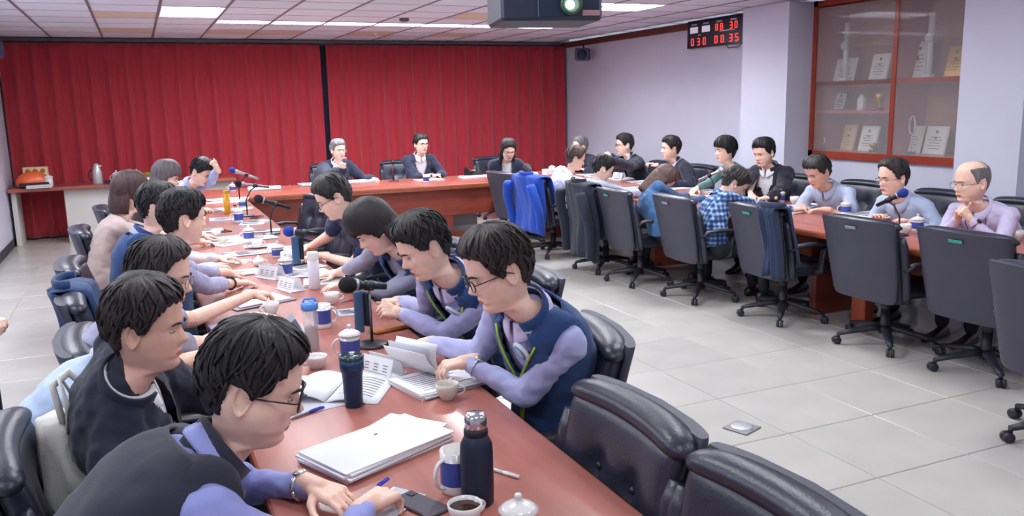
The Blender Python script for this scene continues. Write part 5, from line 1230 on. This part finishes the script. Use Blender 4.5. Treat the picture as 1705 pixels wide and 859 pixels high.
handle(MB(), .058, .05, .2, .05, .01).build('handle', blk, r); MB().tube([(-.03, 0, .235), (-.06, 0, .25)], [.015, .008]).build('spout', wpaper, r)
r = empty('serving_tray', ((cxp(190)+cxp(228))/2+.04, cy-.02, CZT+.0015), 0, 'dark tray carrying three white lidded mugs', 'tray')
MB().box((0, 0, .006), (.62, .3, .01), bev=.004).build('tray_plate', blk, r, smooth=False); MB().box((0, -.15, .015), (.62, .01, .025)).box((0, .15, .015), (.62, .01, .025)).build('tray_rim', blk, r, smooth=False)
for k, px in enumerate((192, 208, 226)): lidmug((cxp(px)+.02, cy-.03), 180, '%s of three white lidded mugs on the dark tray' % ('leftmost', 'middle', 'rightmost')[k], z=CZT+.013, s=1.2, group='mugs on the tray')
q = (cxp(243), cy-.02); r = empty('potted_plant', (q[0]+.03, q[1], CZT+.0015), 0, 'small yellow-green plant at the right of the tray', 'plant')
MB().lathe([(.03, 0), (.045, .06), (.04, .06), (.001, .05)], 14, cap=False).build('pot', china, r); lf = mat('leaf_lime', srgb(170, 200, 60), .5)
for k in range(9): a = k*.7; MB().tube([(0, 0, .05), (.03*math.cos(a), .03*math.sin(a), .11), (.06*math.cos(a), .06*math.sin(a), .13)], [.004, .014, .002], 5, flat=(.2, 1)).build('leaf', lf, r)
# --- garments and bags hung on chairs ---
def drape(x, y, heading, label, m, w=.31, zf=.62, zb=.36, name='jacket', over=.0, sleeves=True, xo=0, seed=1, ruf=.02, T0=None):
    """a garment laid over a chair's backrest: front fall, over the top, rear fall"""
    r = empty(name, (x, y, 0), math.radians(heading-90), label, 'jacket', None); zt = CT+.012+over
    path = []
    for z in np.linspace(zf, zt-.03, 7): v = (z-.36)/(CT-.36); path.append((back_y(v)+.10, z))
    path += [(back_y(1)+.085, zt-.005), (back_y(1)+.03, zt+.008), (back_y(1)-.045, zt), (back_y(1)-.085, zt-.03)]
    for z in np.linspace(zt-.08, zb, 12): v = max(0, (z-.36)/(CT-.36)); path.append((min(back_y(v), back_y(.3))-.085-.03*(1-v), z))
    nU = 34; rg = []
    for k, (yy, zz) in enumerate(path):
        ring = []; q = max(0, (k-10)/(len(path)-10))
        for i in range(nU+1):
            u = -1+2*i/nU; wd = w*(1+.10*q*math.sin(u*2+seed))
            f = noise.noise(Vector((u*3.2, k*.13, seed)))*.028+math.sin(u*11+seed+k*.08)*.012*q
            edge = max(0, abs(u)-.86)/.14
            bow = .035*(u*w/.27)**2
            ring.append((u*wd+xo+.012*noise.noise(Vector((u*2, k*.3, seed+4))), yy+bow*(1 if k < 11 else .6)-f*(1 if k > 9 else -.3)*1.0+(.05*edge if k > 9 else -.03*edge), zz+(.025*noise.noise(Vector((u*2.5, seed, 1)))*(1 if k > len(path)-4 else 0))-(.018*abs(u)**3)))
        rg.append(ring)
    mb = MB(); mb.loft(rg, closed=False, cap=False); o = mb.build('garment_body', m, r); s_ = o.modifiers.new('t', 'SOLIDIFY'); s_.thickness = .008; s_.offset = 1
    if sleeves:
        for sx in (-1, 1):
            pts = [(xo+sx*w*.80, back_y(1)-.10, zt-.10), (xo+sx*w*.98, back_y(.6)-.14, zt-.26), (xo+sx*w*1.02, back_y(.3)-.13, .52), (xo+sx*w*.96, back_y(.2)-.12, zb+.02)]
            MB().tube(catmull(np.array(pts), 10), [.05, .062, .06, .058, .055, .052, .052, .05, .048, .045], 12, flat=(.7, 1)).build('sleeve', m, r)
    cb = MB(); cb.tube([(xo+math.sin(a)*.13, back_y(1)+.0-.06*math.cos(a), zt+.012) for a in np.linspace(-1.9, 1.9, 12)], .016, 8, flat=(1.3, .7)); cb.build('collar', m, r)
    return r
bj = cl('bright_blue', srgb(24, 74, 178)); dj = cl('charcoal_navy', srgb(34, 40, 58))
drape(4.36, 8.75, 2, 'bright blue jacket hung over the back of an office chair', bj, .36, .6, .30, seed=2)
drape(4.44, 7.66, -3, 'dark charcoal suit jacket hung over a chair beside the blue jacket', dj, .30, .6, .18, seed=5, xo=.05)
drape(4.68, 5.22, -4, 'dark navy jacket with a light blue stripe over the corner of a grey-backed chair', cl('navy_jacket', srgb(38, 52, 82)), .10, .5, .42, seed=7, xo=.27, sleeves=False).children
drape(-.04, 4.36, -2, 'blue jacket hung over a black leather chair of the left row', cl('jacket_blue', srgb(36, 62, 108)), .15, .55, .55, seed=9, xo=-.10, sleeves=False)
# white bag hanging by the nearest left chair
r = empty('tote_bag', (-.255, 2.60, .41), math.radians(-20), 'crumpled white cloth bag hanging beside the nearest left chair', 'bag')
rg = []
for k, z in enumerate(np.linspace(0, .50, 14)):
    q = z/.50; ring = []
    for i in range(26):
        a = 2*PI*i/26; f = 1+.22*noise.noise(Vector((math.cos(a)*1.8, math.sin(a)*1.8, z*9)))+.10*math.sin(a*5+z*20)
        ring.append((math.cos(a)*(.055+.03*math.sin(q*PI))*f+.03*math.sin(z*9), math.sin(a)*(.12-.05*q)*f, z))
    rg.append(ring)
MB().loft(rg).build('bag_body', mat('bag_white', srgb(226, 222, 216), .6, bump=.4, bscale=30), r)
for s_ in (-1, 1): MB().tube([(.02, s_*.05, .47), (.03, s_*.065, .56), (.0, s_*.03, .62), (-.02, -s_*.03, .60), (.01, -s_*.055, .50)], .011, 8, flat=(.4, 1.2)).build('handle', mat('bag_white', (1, 1, 1)), r)
